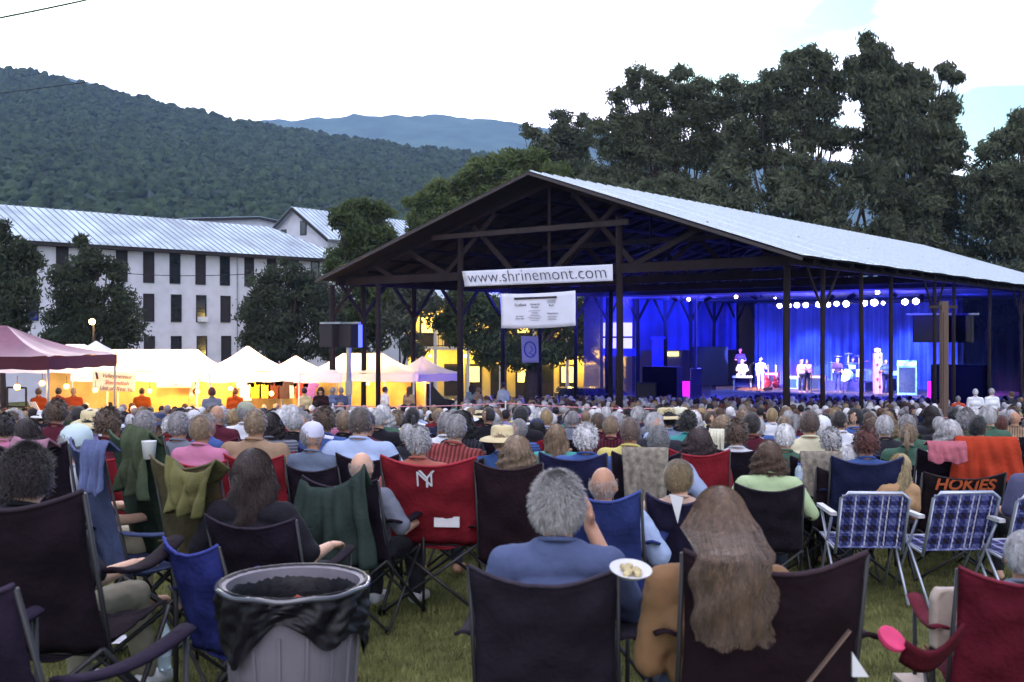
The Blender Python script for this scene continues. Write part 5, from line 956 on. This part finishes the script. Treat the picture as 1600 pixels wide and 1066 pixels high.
duo(1201, 692, 7.4, 'bob', C('5c4638', .6), C('b4c89c', .7), C('241e28', .6), 'brown bobbed woman in pale green shirt reaching right', -10, 1, build=1, arms='wide', ctop=756, long_=True, clabel='dark flowered folding chair of the woman in pale green')
duo(1226, 664, 8.8, 'short', 'white', 'green', 'blue', 'white haired man with green collar on a blue chair', -10, clabel='blue folding chair of the man with the green collar'); duo(1265, 643, 9.6, 'short', C('5c4a44', .55), 'cream', 'black', 'dark haired man in a cream shirt below the stage singers', -10, build=2); duo(1283, 648, 10.2, 'short', 'white', 'white', None, 'white capped person just right of the cream shirt', -8, hatk='cap', hatc=C('d0d4dc', .8))
duo(1298, 672, 9.2, 'curly', 'silver', 'tan', 'grey', 'silver curly haired woman beside the mottled grey towel', -8); drape(1282, 8.3, 706, 792, 62, (1, 1, 1), 'grey mottled towel over a chair left of the white haired man', yaw=-6, sag=0, fold=.012, mt=tanp); chair(1284, 8.8, CH['black'], 'black folding chair under the grey mottled towel', -8, top=712, group=CG_)
duo(1326, 696, 8.3, 'short', 'white', C('a48c80', .6), C('2a2028', .6), 'white haired man on a broad black chair left of the blonde', -6, 1, ctop=730, clabel='broad black folding chair of the white haired man', cdx=-2, build=1); duo(1353, 672, 8.2, 'curly', 'auburn', 'blue', 'blue', 'auburn curly haired person on a blue chair', -8, ctop=712, clabel='blue folding chair of the auburn haired person')
duo(1382, 650, 10.2, 'short', 'silver', 'charcoal', 'navy', 'silver haired man left of the green slatted chair', -10); duo(1363, 654, 10.8, 'bob', 'brown', 'navy', 'navy', 'brown haired woman left of the silver haired man', -10); duo(1417, 649, 10.6, 'short', 'grey', 'green', C('4c6c4c', .6), 'grey haired man on the green and yellow chair', -8, clabel='green folding chair with yellow trim right of centre')
duo(1483, 659, 8.9, 'bob', 'silver', 'white', 'black', 'silver bobbed woman above the pink towel', -6, ctop=700, clabel='black folding chair under the pink towel'); drape(1478, 8.4, 690, 722, 58, C('b86a78', .62), 'dusty pink towel over the chair of the silver bobbed woman', yaw=-6, sag=0, fold=.01)
duo(1626, 690, 7.6, 'long', 'sandy', C('5c5c7c', .6), None, 'long haired person in striped shirt cut by the right edge', -6, seed=2)
# green chair details done; small foreground things
def bottle(px, py, D, label, col, h=.24):
    root = empty('water_bottle', (X(px, D), D, Z(py, D)), 0, label, 'bottle'); m = MB(); m.lathe((0, 0, 0), [(.001, 0), (.032, 0), (.034, .02), (.034, h * .68), (.03, h * .76), (.013, h * .9), (.013, h * .93)], 20); m.build('body', mat('clear_plastic', (.6, .75, .85), .1, 0, spec=.6, trans=.6), root, smooth=True); m = MB(); m.lathe((0, 0, 0), [(.0145, h * .92), (.0145, h), (.001, h)], 14); m.build('cap', mat('blue_cap', C('3c5ab0', .7), .5, 0), root, smooth=True); m = MB(); m.lathe((0, 0, 0), [(.0346, h * .28), (.0346, h * .58)], 20); m.build('label', mat('pale_label', C('b4c8dc', .7), .6, .1), root)
bottle(257, 1046, 5.3, 'water bottle standing on the grass beside the small blue chair', None, .26); bottle(1249, 757, 8.3, 'clear water bottle beside the mottled grey towel', None, .17)
# trash can
def trash():
    D = 4.2; g0 = gz(D); root = empty('trash_can', (X(459, D), D, g0), 0, 'grey round trash can lined with a black plastic bag', 'trash can'); rz_ = Z(914, D) - g0; r = .286
    m = MB(); m.lathe((0, 0, 0), [(.001, .0), (.215, .0), (.22, .02), (r * .93, rz_ - .1), (r * .95, rz_ - .02), (r, rz_ - .01), (r, rz_ + .015), (r * .93, rz_ + .01), (r * .9, rz_ - .1), (.2, .05), (.001, .05)], 64)
    for k in range(16): a = 2 * pi * k / 16; m.bar((cos(a) * .222, sin(a) * .222, .03), (cos(a) * r * .935, sin(a) * r * .935, rz_ - .14), .012)
    m.build('bin', mat('grey_bin_plastic', C('8a8490', .5), .55, .15, 4, .1, 30), root, smooth=False)
    b = MB(); nn_ = 120
    def bag(u, v):
        a = 2 * pi * u; 
        if v < .3: t = v / .3; rr_ = r * (.02 + .85 * min(1, t * 1.6) + .15 * max(0, (t - .85) / .15)); z = rz_ - .3 + (0 if t < .5 else .33 * ((t - .5) * 2) ** .8)
        elif v < .36: t = (v - .3) / .06; rr_ = r * 1.035; z = rz_ + .03 - .02 * t
        else: t = (v - .36) / .64; dr_ = .2 + .07 * sin(a * 2 + 1) + .05 * sin(a * 5) + .03 * noise.noise(Vector((cos(a) * 3, sin(a) * 3, 0))); rr_ = r * (1.04 - .03 * t) + .016 * sin(a * 13 + t * 6) * sin(pi * t) + .012 * noise.noise(Vector((cos(a) * 9, sin(a) * 9, t * 7))); z = rz_ + .01 - dr_ * t
        rr_ += .006 * noise.noise(Vector((cos(a) * 14, sin(a) * 14, v * 12)))
        return Vector((cos(a) * rr_, sin(a) * rr_, z))
    b.grid(bag, nn_, 44); b.build('bag', mat('black_bin_bag', C('17141c', .6), .5, .1, 4, .35, 18, spec=.25), root, smooth=True)
    q = MB(); q.tube([(cos(a * pi / 40) * r * 1.05, sin(a * pi / 40) * r * 1.05, rz_ + .008 + .003 * sin(a * .7)) for a in range(81)], .011, 8, cap=False); q.build('rim', mat('shiny_rim', C('50525c', .6), .2, .05, spec=.8), root, smooth=True)
    for _ in range(9):
        a = R.uniform(0, 6.28); d = R.uniform(0, .17); t = MB(); blob(t, (cos(a) * d, sin(a) * d, rz_ - .17 + R.uniform(0, .08)), R.uniform(.04, .08)); o = t.build('litter', shm, root, col=R.choice([C('b8503c', .5), C('c8c4c0', .6), C('6a5040', .5), C('8a8a94', .5)]))
trash()
# paper plate with food held by the near man, papers on the lawn
root = empty('paper_plate', P(985, 896, 3.35), 0, 'white paper plate of food beside the nearest man', 'plate'); root.rotation_euler = (radians(14), radians(4), 0); m = MB(); m.lathe((0, 0, 0), [(.001, 0), (.047, 0), (.057, .01), (.066, .015), (.068, .018)], 36); m.build('plate', white_trim, root, smooth=True, solid=.003)
m = MB(); [blob(m, (R.uniform(-.032, .032), R.uniform(-.032, .032), .01), R.uniform(.008, .016)) for _ in range(14)]; m.build('food', mat('food', C('c8b88c', .7), .8, .3), root)
def paper(px, D, pts, label, dz=.03, name='paper_sheet', cat='paper'):
    m = MB(); n = len(pts); c = G(px, D); m.grid(lambda u, v: Vector(((u - .5) * pts[0], (v - .5) * pts[1], dz + .02 * sin(u * 5 + v * 3) + .015 * noise.noise(Vector((u * 4, v * 4, px))))), 10, 8); o = m.build(name, mat('crumpled_paper', C('dcdce4', .8), .8, .05), smooth=True, solid=.003); o.location = c; o.rotation_euler = (0, 0, R.uniform(-.6, .6)); tag(o, label, cat)
paper(312, 3.55, (.22, .14), 'crumpled white paper lying on the grass beside the trash can'); paper(218, 3.3, (.35, .1), 'long pale plastic strip on the grass at the bottom left', name='plastic_strip', cat='plastic'); paper(192, 6.0, (.3, .25), 'white paper under the chair of the capped man', .1); paper(950, 3.0, (.15, .1), 'pale paper lying left of the tan jacket', .0)
m = MB(); m.add([(0, 0, 0), (.0, 0, .075), (.05, 0, .0), (0, .01, 0), (.0, .01, .075), (.05, .01, 0)], [(0, 2, 1), (3, 4, 5), (0, 1, 4, 3), (1, 2, 5, 4), (2, 0, 3, 5)]); o = m.build('paper_flap', white_trim); o.location = P(1332, 1058, 3.15); tag(o, 'white paper flap at the right foot of the wide black chair', 'paper')
# near chair tan straps
def strap(a, b, D, root, wd=.02):
    bpy.context.view_layer.update(); m = MB(); A, B_ = P(*a, D), P(*b, D); m.bar(A, B_, wd, ht=.006); o = m.build('strap', mat('tan_webbing', C('8c7468', .5), .8, .1)); o.parent = root; o.matrix_parent_inverse = root.matrix_world.inverted()
chs = {o['label']: o for o in COL.objects if o.get('category') == 'folding chair'}
q = chs['wide black folding chair with tan straps behind the long haired woman']; strap((1328, 985), (1262, 1068), 3.2, q)
q = chs['big dark folding chair of the nearest grey haired man']; pass
q = chs['black folding chair hidden by the dark green blanket']
# beige chair back + pink cupholder arm at the bottom right
root = empty('beach_chair', G(1483, 4.0), 0, 'beige padded chair back left of the maroon chair', 'chair'); g0 = gz(4.0)
m = MB(); W_ = 52 / F * 4.0; zt, zb = Z(921, 4.0) - g0, Z(1012, 4.0) - g0
m.grid(lambda u, v: Vector(((u - .5) * W_ * (1 - .35 * max(0, 1 - v * 5) ** 2), .02 * sin(pi * u), zt + (zb - zt) * v)), 10, 20); m.build('backrest', mat('beige_pad', C('b8a89c', .7), .8, .15, 6, .3, 30), root, smooth=True, solid=.035)
m = MB()
for s in (-1, 1): m.tube([(s * W_ * .45, .02, zb + .1), (s * W_ * .45, .02, .0)], .012, 6)
m.tube([(-W_ * .45, .02, .3), (-W_ * .45, .4, .3), (W_ * .45, .4, .3), (W_ * .45, .02, .3)], .012, 6); m.build('frame', frameM, root); m = MB(); m.box((0, .22, .31), (W_, .4, .03)); m.build('seat', MATS['beige_pad'], root)
D_ = 3.25; c = P(1392, 1000, D_); m = MB(); m.lathe((0, 0, 0), [(.001, -.01), (.038, -.01), (.046, 0), (.046, .012), (.04, .014), (.001, .012)], 28); o = m.build('flying_disc', mat('hot_pink', C('c83a68', .8), .7, .15, 12)); o.location = c; o.rotation_euler = (radians(32), radians(26), 0); tag(o, 'hot pink disc resting on the end of a maroon armrest', 'disc')
m = MB(); A = P(1410, 1012, 3.25); B_ = P(1500, 985, 3.3); m.grid(lambda u, v: A.lerp(B_, u) + Vector((0, -.03 + .06 * v, -.06 * sin(pi * u) - .02 * v)) + Vector((0, 0, .05 * (.5 - v) * 1.2)), 14, 4); me_ = m.build('armrest_band', fabM, None, smooth=True, col=C('5a1a28', .6), solid=.012); tag(me_, 'maroon cloth armrest stretching left from the corner chair', 'armrest')
# ---------------------------------------------------------------- random audience on the lawn (individuals)
PL_ = ['before the maroon tent', 'before the banner tent', 'below the ridge tent', 'before the peaked tents', 'left of corner post', 'near the corner speakers', 'below the bluish tent', 'under the website banner', 'under the sponsor banner', 'before the yellow porch', 'below black speaker stack', 'left of the singers', 'before the stage singers', 'before the drum kit', 'before the lit cabinets', 'near the standing men']
hk = ['white', 'silver', 'grey', 'brown', 'dark', 'black', 'blonde', 'auburn', 'sandy']; hw_ = [3, 4, 4, 4, 4, 2, 1, 1, 3]; sk_ = list(SC_); sw_ = [4, 3, 2, 3, 3, 3, 3, 2, 2, 1, 2, 1, 1, 1, 1, 2]; ck = list(CH); cw = [6, 3, 2, 3, 2, 1, 2]; used = set()
def pick(px, row, chairs=True):
    for _ in range(200):
        h, s, c = R.choices(hk, hw_)[0], R.choices(sk_, sw_)[0], R.choices(ck, cw)[0]; pl = PL_[max(0, min(15, int(px // 100)))]; key = (h, s, row, pl)
        if key not in used: used.add(key); return h, s, c, pl
rows = []; D = 9.9; 
while D < 20.5: rows.append(D); D += .98 + .012 * (D - 10)
cnt = 0; named_px = [(o_.location.x / o_.location.y * F + 800, o_.location.y) for o_ in COL.objects if o_.name.startswith('person')]
for ri, D0 in enumerate(rows):
    rn = 'near row' if D0 < 12 else 'middle row' if D0 < 15 else 'far row' if D0 < 18 else 'farthest row'; x = X(-15, D0) + R.uniform(0, .5); 
    while x < X(1615, D0):
        D = D0 + R.uniform(-.22, .22); px = 800 + x / D * F; x += R.uniform(.66, 1.05) * (1 + (R.random() < .12) * .8)
        if D < 12.8 and any(abs(px - a) < 20 and abs(D - b) < 1.0 for a, b in named_px): continue
        if cnt >= 218: break
        h, s, c, pl = pick(px, rn); st = R.choices(['short', 'thin', 'curly', 'bob', 'long', 'bald', 'pony', 'spiky'], [9, 4, 1.6 if h in ('white', 'silver', 'grey') else 4, 2.4, 0 if h in ('white', 'silver', 'grey') else 2, 1.4 if h in ('white', 'silver', 'grey') else 0, 1, .5])[0]; top = Z_ = HOR + (EYE - gz(D) - 1.245 * R.uniform(.93, 1.06)) / D * F
        hat_ = R.random() < .15; cnt += 1; yw = R.uniform(-28, 2); det = 1 if D < 13.5 else 0
        p = person(px, top, D, st, HCOL[h], SC_[s], '%s haired person in %s shirt on %s chair, %s %s' % (h, s, c, rn, pl), yw, det=1, build=R.choice([0, 1, 1, 2]), seed=R.randrange(9), group=PG_, hatk=R.choice(['cap', 'cap', 'sun']) if hat_ else None, hatc=R.choice([C('c4c4cc', .8), C('c8b890', .8), C('3c4468', .6), C('8a3038', .6)]), hyaw=R.choice([R.uniform(-20, 20), R.uniform(-60, 50)]), tilt=R.uniform(-8, 10), skin=SKIN[R.choice([0, 1, 2, 0, 1, 2, 3])], pat=R.choices([1, .5, .2], [7, 1.6, 1.4])[0])
        chair(px, D, CH[c], '%s chair of %s haired person in %s shirt, %s %s' % (c, h, s, rn, pl), yw, k=p.scale[0], kind='high' if R.random() < .06 else 'std', det=0, group=CG_)
# ---------------------------------------------------------------- the packed crowd beyond: past three hundred, one mass
cb = MB(); cc_ = []; protos = []
for bd in (0, 1, 2):
    b = body('sit', bd, 0, R.choice([None, 'lap'])); me = b['body']; vs = [v.co.copy() for v in me.vertices]; fs = [tuple(p.vertices) for p in me.polygons]
    def near(q):
        best = 9; bi = 0
        for pr, mi in b['prims']:
            if pr[0] == 'e': d_ = (q - pr[1]).length - max(pr[2])
            else: a_, c_ = Vector(pr[0]), Vector(pr[1]); t = max(0, min(1, (q - a_).dot(c_ - a_) / max(1e-9, (c_ - a_).length_squared))); d_ = (q - a_.lerp(c_, t)).length - (pr[2] + (pr[3] - pr[2]) * t)
            if d_ < best: best = d_; bi = mi
        return bi
    keep = [f for f in fs if (sum((vs[i].z for i in f)) / len(f)) > .45]; mi = [near(sum((vs[i] for i in f), Vector()) / len(f)) for f in keep]; protos.append((vs, keep, mi))
hp_ = []
for st in ('short', 'curly', 'bob', 'thin'): me = hair(st, 0); hp_.append(([v.co.copy() for v in me.vertices], [tuple(p.vertices) for p in me.polygons]))
def crowd_add(x, y, z, yaw, sc):
    cy, sy = cos(yaw) * sc, sin(yaw) * sc; vs, fs, mi = R.choice(protos); sh_ = Vector(SC_[R.choices(sk_, sw_)[0]]); skn = Vector(R.choice(SKIN)); tc_ = Vector(C('2c2c38', .6)); hc = Vector(HCOL[R.choices(hk, hw_)[0]])
    used_ = {}; nv = []
    cb.add([(x + v.x * cy - v.y * sy, y + v.x * sy + v.y * cy, z + v.z * sc) for v in vs], fs); cols = (skn, sh_, tc_); cc_.extend([(cols[m_], len(f)) for m_, f in zip(mi, fs)])
    vs, fs = R.choice(hp_); o = HEADC['sit']; cb.add([(x + (v.x + o.x) * cy - (v.y + o.y) * sy, y + (v.x + o.x) * sy + (v.y + o.y) * cy, z + (v.z + o.z) * sc) for v in vs], fs); cc_.extend([(hc, len(f)) for f in fs])
D = 20.9; ncrowd = 0
while D < 49:
    x = X(-10, D) + R.uniform(0, .5)
    while x < X(1612, D):
        y = D + R.uniform(-.25, .25); px = 800 + x / y * F; q = Vector((x, y, 0)) - PG; s_ = q.dot(PA); t_ = q.dot(PB); ok = True
        if s_ > 21.5 and abs(t_) < 11: ok = False
        if px < 715 and y > 29: ok = R.random() < .25 and y < 34
        if px > 1480 and y > 30: ok = R.random() < .35
        if y > 42 and not (-11 < t_ < 10): ok = False
        if ok: crowd_add(x, y, gz(y), radians(R.uniform(-35, -5)), R.uniform(.93, 1.05)); ncrowd += 1
        x += R.uniform(.5, .85)
    D += .92
me = cb.mesh('seated_crowd', mat('crowd_colours', rough=.85, var=.15, scale=5, attr='col'), smooth=True); ca = me.color_attributes.new('col', 'FLOAT_COLOR', 'CORNER'); q = []
for c, n in cc_: q += [c[0], c[1], c[2], 1] * n
ca.data.foreach_set('color', q); print('crowd', ncrowd, len(me.polygons), 'lawn', cnt)
tag(link('seated_crowd', me), 'packed mass of seated listeners filling the lawn and pavilion up to the stage', 'crowd', kind='stuff')
# ---------------------------------------------------------------- standing people
def stand(px, top, D, hs, hc, sc, lab, yaw, **k): return person(px, top, D, hs, HCOL[hc], SC_[sc] if isinstance(sc, str) else sc, lab, yaw, 'stand', group=k.pop('group', GROUP_ST), **k)
stand(1524, 608, 33, 'short', 'white', 'white', 'left of two standing men in white shirts at the right', -20, trouser=C('3a2c34', .6)); stand(1549, 607, 33, 'thin', 'silver', 'white', 'right of two standing men in white shirts at the right', 10, trouser=C('6c6c8c', .6))
for px, top, D, hs, hc, sc, lab in [(60, 590, 30, 'short', 'brown', C('c85a28', .3), 'vendor in orange shirt standing left under the cream tent'), (92, 585, 31, 'short', 'dark', C('b84a24', .3), 'vendor in rust shirt standing behind the second lantern'), (115, 588, 30.6, 'short', 'blonde', C('d05a30', .3), 'vendor in bright orange shirt beside the lettered banner'), (222, 586, 31.4, 'short', 'dark', C('d06a20', .3), 'person in orange at the right end of the lettered banner'), (305, 597, 31.5, 'short', 'brown', 'yellow', 'person in yellow under the ridge tent'), (368, 596, 31, 'pony', 'auburn', C('c8602c', .3), 'red haired woman under the white peaked canopy'), (331, 612, 28, 'curly', 'auburn', 'grey', 'person walking before the ridge tent'), (475, 598, 33, 'short', 'dark', C('d8c89c', .7), 'man in pale shirt lit by the tents'), (501, 598, 33.5, 'long', 'dark', C('2a1a20', .6), 'long haired woman in black facing the camera by the tents'), (520, 601, 34, 'short', 'grey', C('6c78a0', .6), 'person in blue grey left of the steel post'), (533, 602, 34, 'short', 'grey', C('50587c', .6), 'person in slate blue beside the corner post'), (602, 599, 37, 'short', 'dark', 'white', 'person in white by the dark van'), (640, 612, 37, 'long', 'brown', 'tan', 'long haired woman in tan before the dark van'), (737, 601, 40, 'long', 'dark', C('7c8ca0', .7), 'woman in pale top right of the second front post'), (747, 606, 40, 'short', 'sandy', 'tan', 'person in tan beside the pale topped woman'), (787, 598, 40, 'short', 'dark', 'light blue', 'man in light blue standing before the yellow porch'), (1497, 619, 33, 'short', 'grey', C('c05038', .6), 'person in orange right of the timber mast'), (1580, 612, 34, 'short', 'brown', 'charcoal', 'dark dressed person near the right edge')]:
    stand(px, top, D, hs, hc, sc, lab, R.uniform(-60, 60) if 'facing' not in lab else 170, build=R.choice([0, 1, 1]), k=1.0 if px < 700 else None)
# ---------------------------------------------------------------- band
def band(px, s, hs, hc, sc, lab, yaw, tr, arms=None, k=1.0, pose='stand', dz=0):
    t = st_from(px, s); p = PV(s, t, 0); spot(PV(s - 4.2, t - .3, 3.15), (p.x, p.y, SZ + 1), (5200 if sc is wh else 1500), (1, .8, .92), 17, .08, .4); return person(px, 0, p.y, hs, HCOL[hc], sc, lab, yaw, pose, det=1, arms=arms, trouser=tr, ground=SZ + dz, k=k, group='musicians on the stage')
wh = C('e8e4e8', .85)
band(1189, 25.3, 'short', 'white', wh, 'singer all in white holding a microphone', 168, wh, 'mic', 1.03); band(1160, 26, 'thin', 'white', wh, 'seated player in white behind the steel guitar', 160, wh, 'play', 1.05, 'sit', .35)
band(1157, 28.5, 'short', 'silver', C('3a3c6a', .6), 'dark dressed player behind the seated one in white', 175, C('22222c', .6), 'play', 1.1, dz=.3); band(1253, 25.4, 'long', 'sandy', C('c89cb0', .75), 'left of two singers side by side in pink light', 190, C('26283c', .6), 'mic'); band(1261, 25.9, 'short', 'brown', C('b48cb0', .75), 'right of two singers side by side in pink light', 170, C('26283c', .6))
band(1309, 26.8, 'short', 'sandy', C('4c3c6c', .6), 'guitarist in dark purple before the drum kit', 165, C('3a4a8c', .6), 'play', 1.04); band(1384, 26.5, 'short', 'dark', C('5c7ca8', .7), 'player in blue beside the red spotted column', 190, C('2c2c58', .6), 'play', 1.04); band(1333, 30.5, 'short', 'brown', C('4c5c8c', .6), 'drummer behind the drum kit', 170, C('2c2c58', .6), 'up', 1.0, 'sit', .5)
def onstage(px, s, dz=0): t = st_from(px, s); p = PV(s, t, SZ + dz); return p
# mic stands
for px, s, lab in ((1183, 24.9, 'microphone stand before the white clad singer'), (1268, 24.9, 'microphone stand beside the two singers'), (1318, 25.6, 'microphone stand before the purple guitarist'), (1375, 25.6, 'microphone stand before the player in blue'), (1172, 25.2, 'microphone stand beside the steel guitar')):
    root = empty('microphone_stand', onstage(px, s), 0, lab, 'microphone stand', 'microphone stands on the stage'); m = MB(); m.tube([(0, 0, 0), (0, 0, 1.4)], .018, 6); m.tube([(0, 0, 1.4), (.15, -.1, 1.5)], .015, 6); m.lathe((0, 0, 0), [(.15, 0), (.15, .03), (.001, .04)], 14); m.build('stand', frameM, root); m = MB(); m.ball((.16, -.11, 1.52), .035, 8, 6); m.build('microphone', steel, root)
# steel guitar table, amps, drums, guitars, column
root = empty('steel_guitar', onstage(1160, 25.2), radians(-10), 'white framed steel guitar on a stand before the seated player', 'guitar'); m = MB(); m.box((0, 0, .75), (1.05, .4, .1)); m.build('body', white_trim, root)
for sx in (-.45, .45): m = MB(); m.tube([(sx, 0, 0), (sx, 0, .72)], .025, 6); m.build('leg', white_trim, root)
m = MB(); m.box((0, .1, .42), (.75, .12, .5)); m.build('front_panel', mat('blue_panel', C('3c3c78', .6)), root)
root = empty('riser', onstage(1160, 25.6), FRZ, 'low amber lit riser carrying the steel guitar', 'riser'); m = MB(); m.box((0, .2, .0), (2.8, 1.2, .3)); m.build('deck', mat('riser_wood', C('a06848', .6), .8, .3), root); m = MB(); m.box((0, -.42, -.02), (2.8, .02, .26)); m.build('skirt', mat('riser_skirt', C('b07858', .6), .9, .2), root)
def amp(px, s, w_, h, lab, face, rim):
    root = empty('amplifier', onstage(px, s), FRZ + .2, lab, 'amplifier', 'amplifiers on the stage'); m = MB(); m.box((0, 0, h / 2), (w_, .35, h)); m.build('cabinet', rim, root); m = MB(); m.box((0, -.18, h * .43), (w_ * .82, .03, h * .72)); m.build('grille', face, root); m = MB(); m.box((0, -.18, h * .9), (w_ * .9, .03, h * .12)); m.build('control_panel', white_trim, root)
tealm = mat('teal_cabinet', C('8cc8c8', .8), .5); gm = mat('amp_grille', C('40506c', .6)); redm = mat('red_cabinet', C('b04858', .7)); amp(1418, 27, .95, 1.75, 'tall pale teal framed cabinet at the right of the stage', gm, tealm); amp(1206, 28.5, .8, .9, 'reddish amplifier behind the white clad singer', gm, redm); amp(1275, 28.5, 1.1, .8, 'tan amplifier behind the two singers', gm, mat('tan_cabinet', C('a87c68', .6))); amp(1400, 29.5, .8, 1.1, 'pale amplifier right of the player in blue', gm, white_trim); amp(1238, 28.8, .7, .7, 'small amplifier beside the stage post', gm, white_trim)
root = empty('drum_kit', onstage(1325, 29), FRZ, 'drum kit with bright cymbals on a blue skirted riser', 'drum kit'); m = MB(); m.box((0, 0, .25), (2.6, 1.8, .5)); m.build('riser', mat('riser_blue', C('4c58a0', .6), .9, .3), root); dm = mat('drum_shell', C('b8dce0', .8), .3, .05)
for x, y, z, r, d_, ax in ((0, -.3, .85, .33, .4, 1), (-.35, -.25, 1.3, .17, .2, 0), (.35, -.25, 1.3, .17, .2, 0), (.7, 0, .95, .24, .4, 0), (-.7, 0, 1.05, .18, .16, 0)):
    m = MB(); m.tube([(x, y - (d_ / 2 if ax else 0), z - (0 if ax else d_ / 2)), (x, y + (d_ / 2 if ax else 0), z + (0 if ax else d_ / 2))], r, 20); m.build('drum', dm, root)
for x, z in ((-.95, 1.5), (-.6, 1.85), (.55, 1.9), (1.0, 1.6), (0, 2.0)): m = MB(); m.lathe((x, .1, z), [(.001, .04), (.05, .02), (.24, 0), (.24, -.005), (.001, -.003)], 20); m.tube([(x, .1, .5), (x, .1, z)], .012, 5); m.build('cymbal', mat('cymbal', C('e8e0c8', .8), .25, .05, metal=.6), root)
root = empty('lit_column', onstage(1371, 27.3), 0, 'pink lit column with red spots and a glowing top', 'column'); m = MB(); m.box((0, 0, 1.05), (.36, .36, 2.1)); m.build('shaft', mat('column_cloth', C('e8b8c8', .85), .7, .1, 4), root); m = MB(); m.ball((0, 0, 2.25), .16, 12, 8, sc=(1, 1, .6)); m.build('lamp', bulb_mat('pink_bulb', (1, .8, 1), 6), root)
for k in range(5): m = MB(); m.ball((.0 + .06 * (-1) ** k, -.19, .35 + k * .38), .07, 8, 6, sc=(1, .2, 1.3)); m.build('spot', redm, root)
for px, s, lab in ((1212, 26.8, 'upright guitar standing right of the white clad singer'), (1200, 27.4, 'guitar neck leaning near the reddish amplifier')):
    root = empty('guitar', onstage(px, s), radians(20), lab, 'guitar'); m = MB(); m.ball((0, 0, .32), .22, 14, 10, sc=(1, .25, 1)); m.ball((0, 0, .62), .16, 14, 10, sc=(1, .25, 1)); m.build('body', mat('red_guitar', C('b83c48', .7), .3), root); m = MB(); m.bar((0, -.02, .6), (0, -.02, 1.25), .045); m.box((0, -.02, 1.3), (.07, .03, .16)); m.build('neck', white_trim, root)
for px, s, lab, cl in ((1076, 24, 'magenta glowing merchandise panel left of the stage', (1, .02, .8)), (1453, 24.2, 'magenta glowing panel right of the stage', (1, .02, .75))):
    t = st_from(px, s); p = PV(s, t, 0); root = empty('glowing_panel', (p.x, p.y, gz(p.y)), FRZ * .3, lab, 'light panel'); h0, h1 = Z(622, p.y) - gz(p.y), Z(596, p.y) - gz(p.y); wd = (20 if px < 1200 else 7) / F * p.y; m = MB(); m.box((0, 0, (h0 + h1) / 2), (wd, .1, h1 - h0)); m.build('face', bulb_mat('magenta_glow', cl, .9), root); m = MB(); m.box((0, .05, (h0) / 2), (wd * .3, .1, h0)); m.build('stand', trim_dark, root)
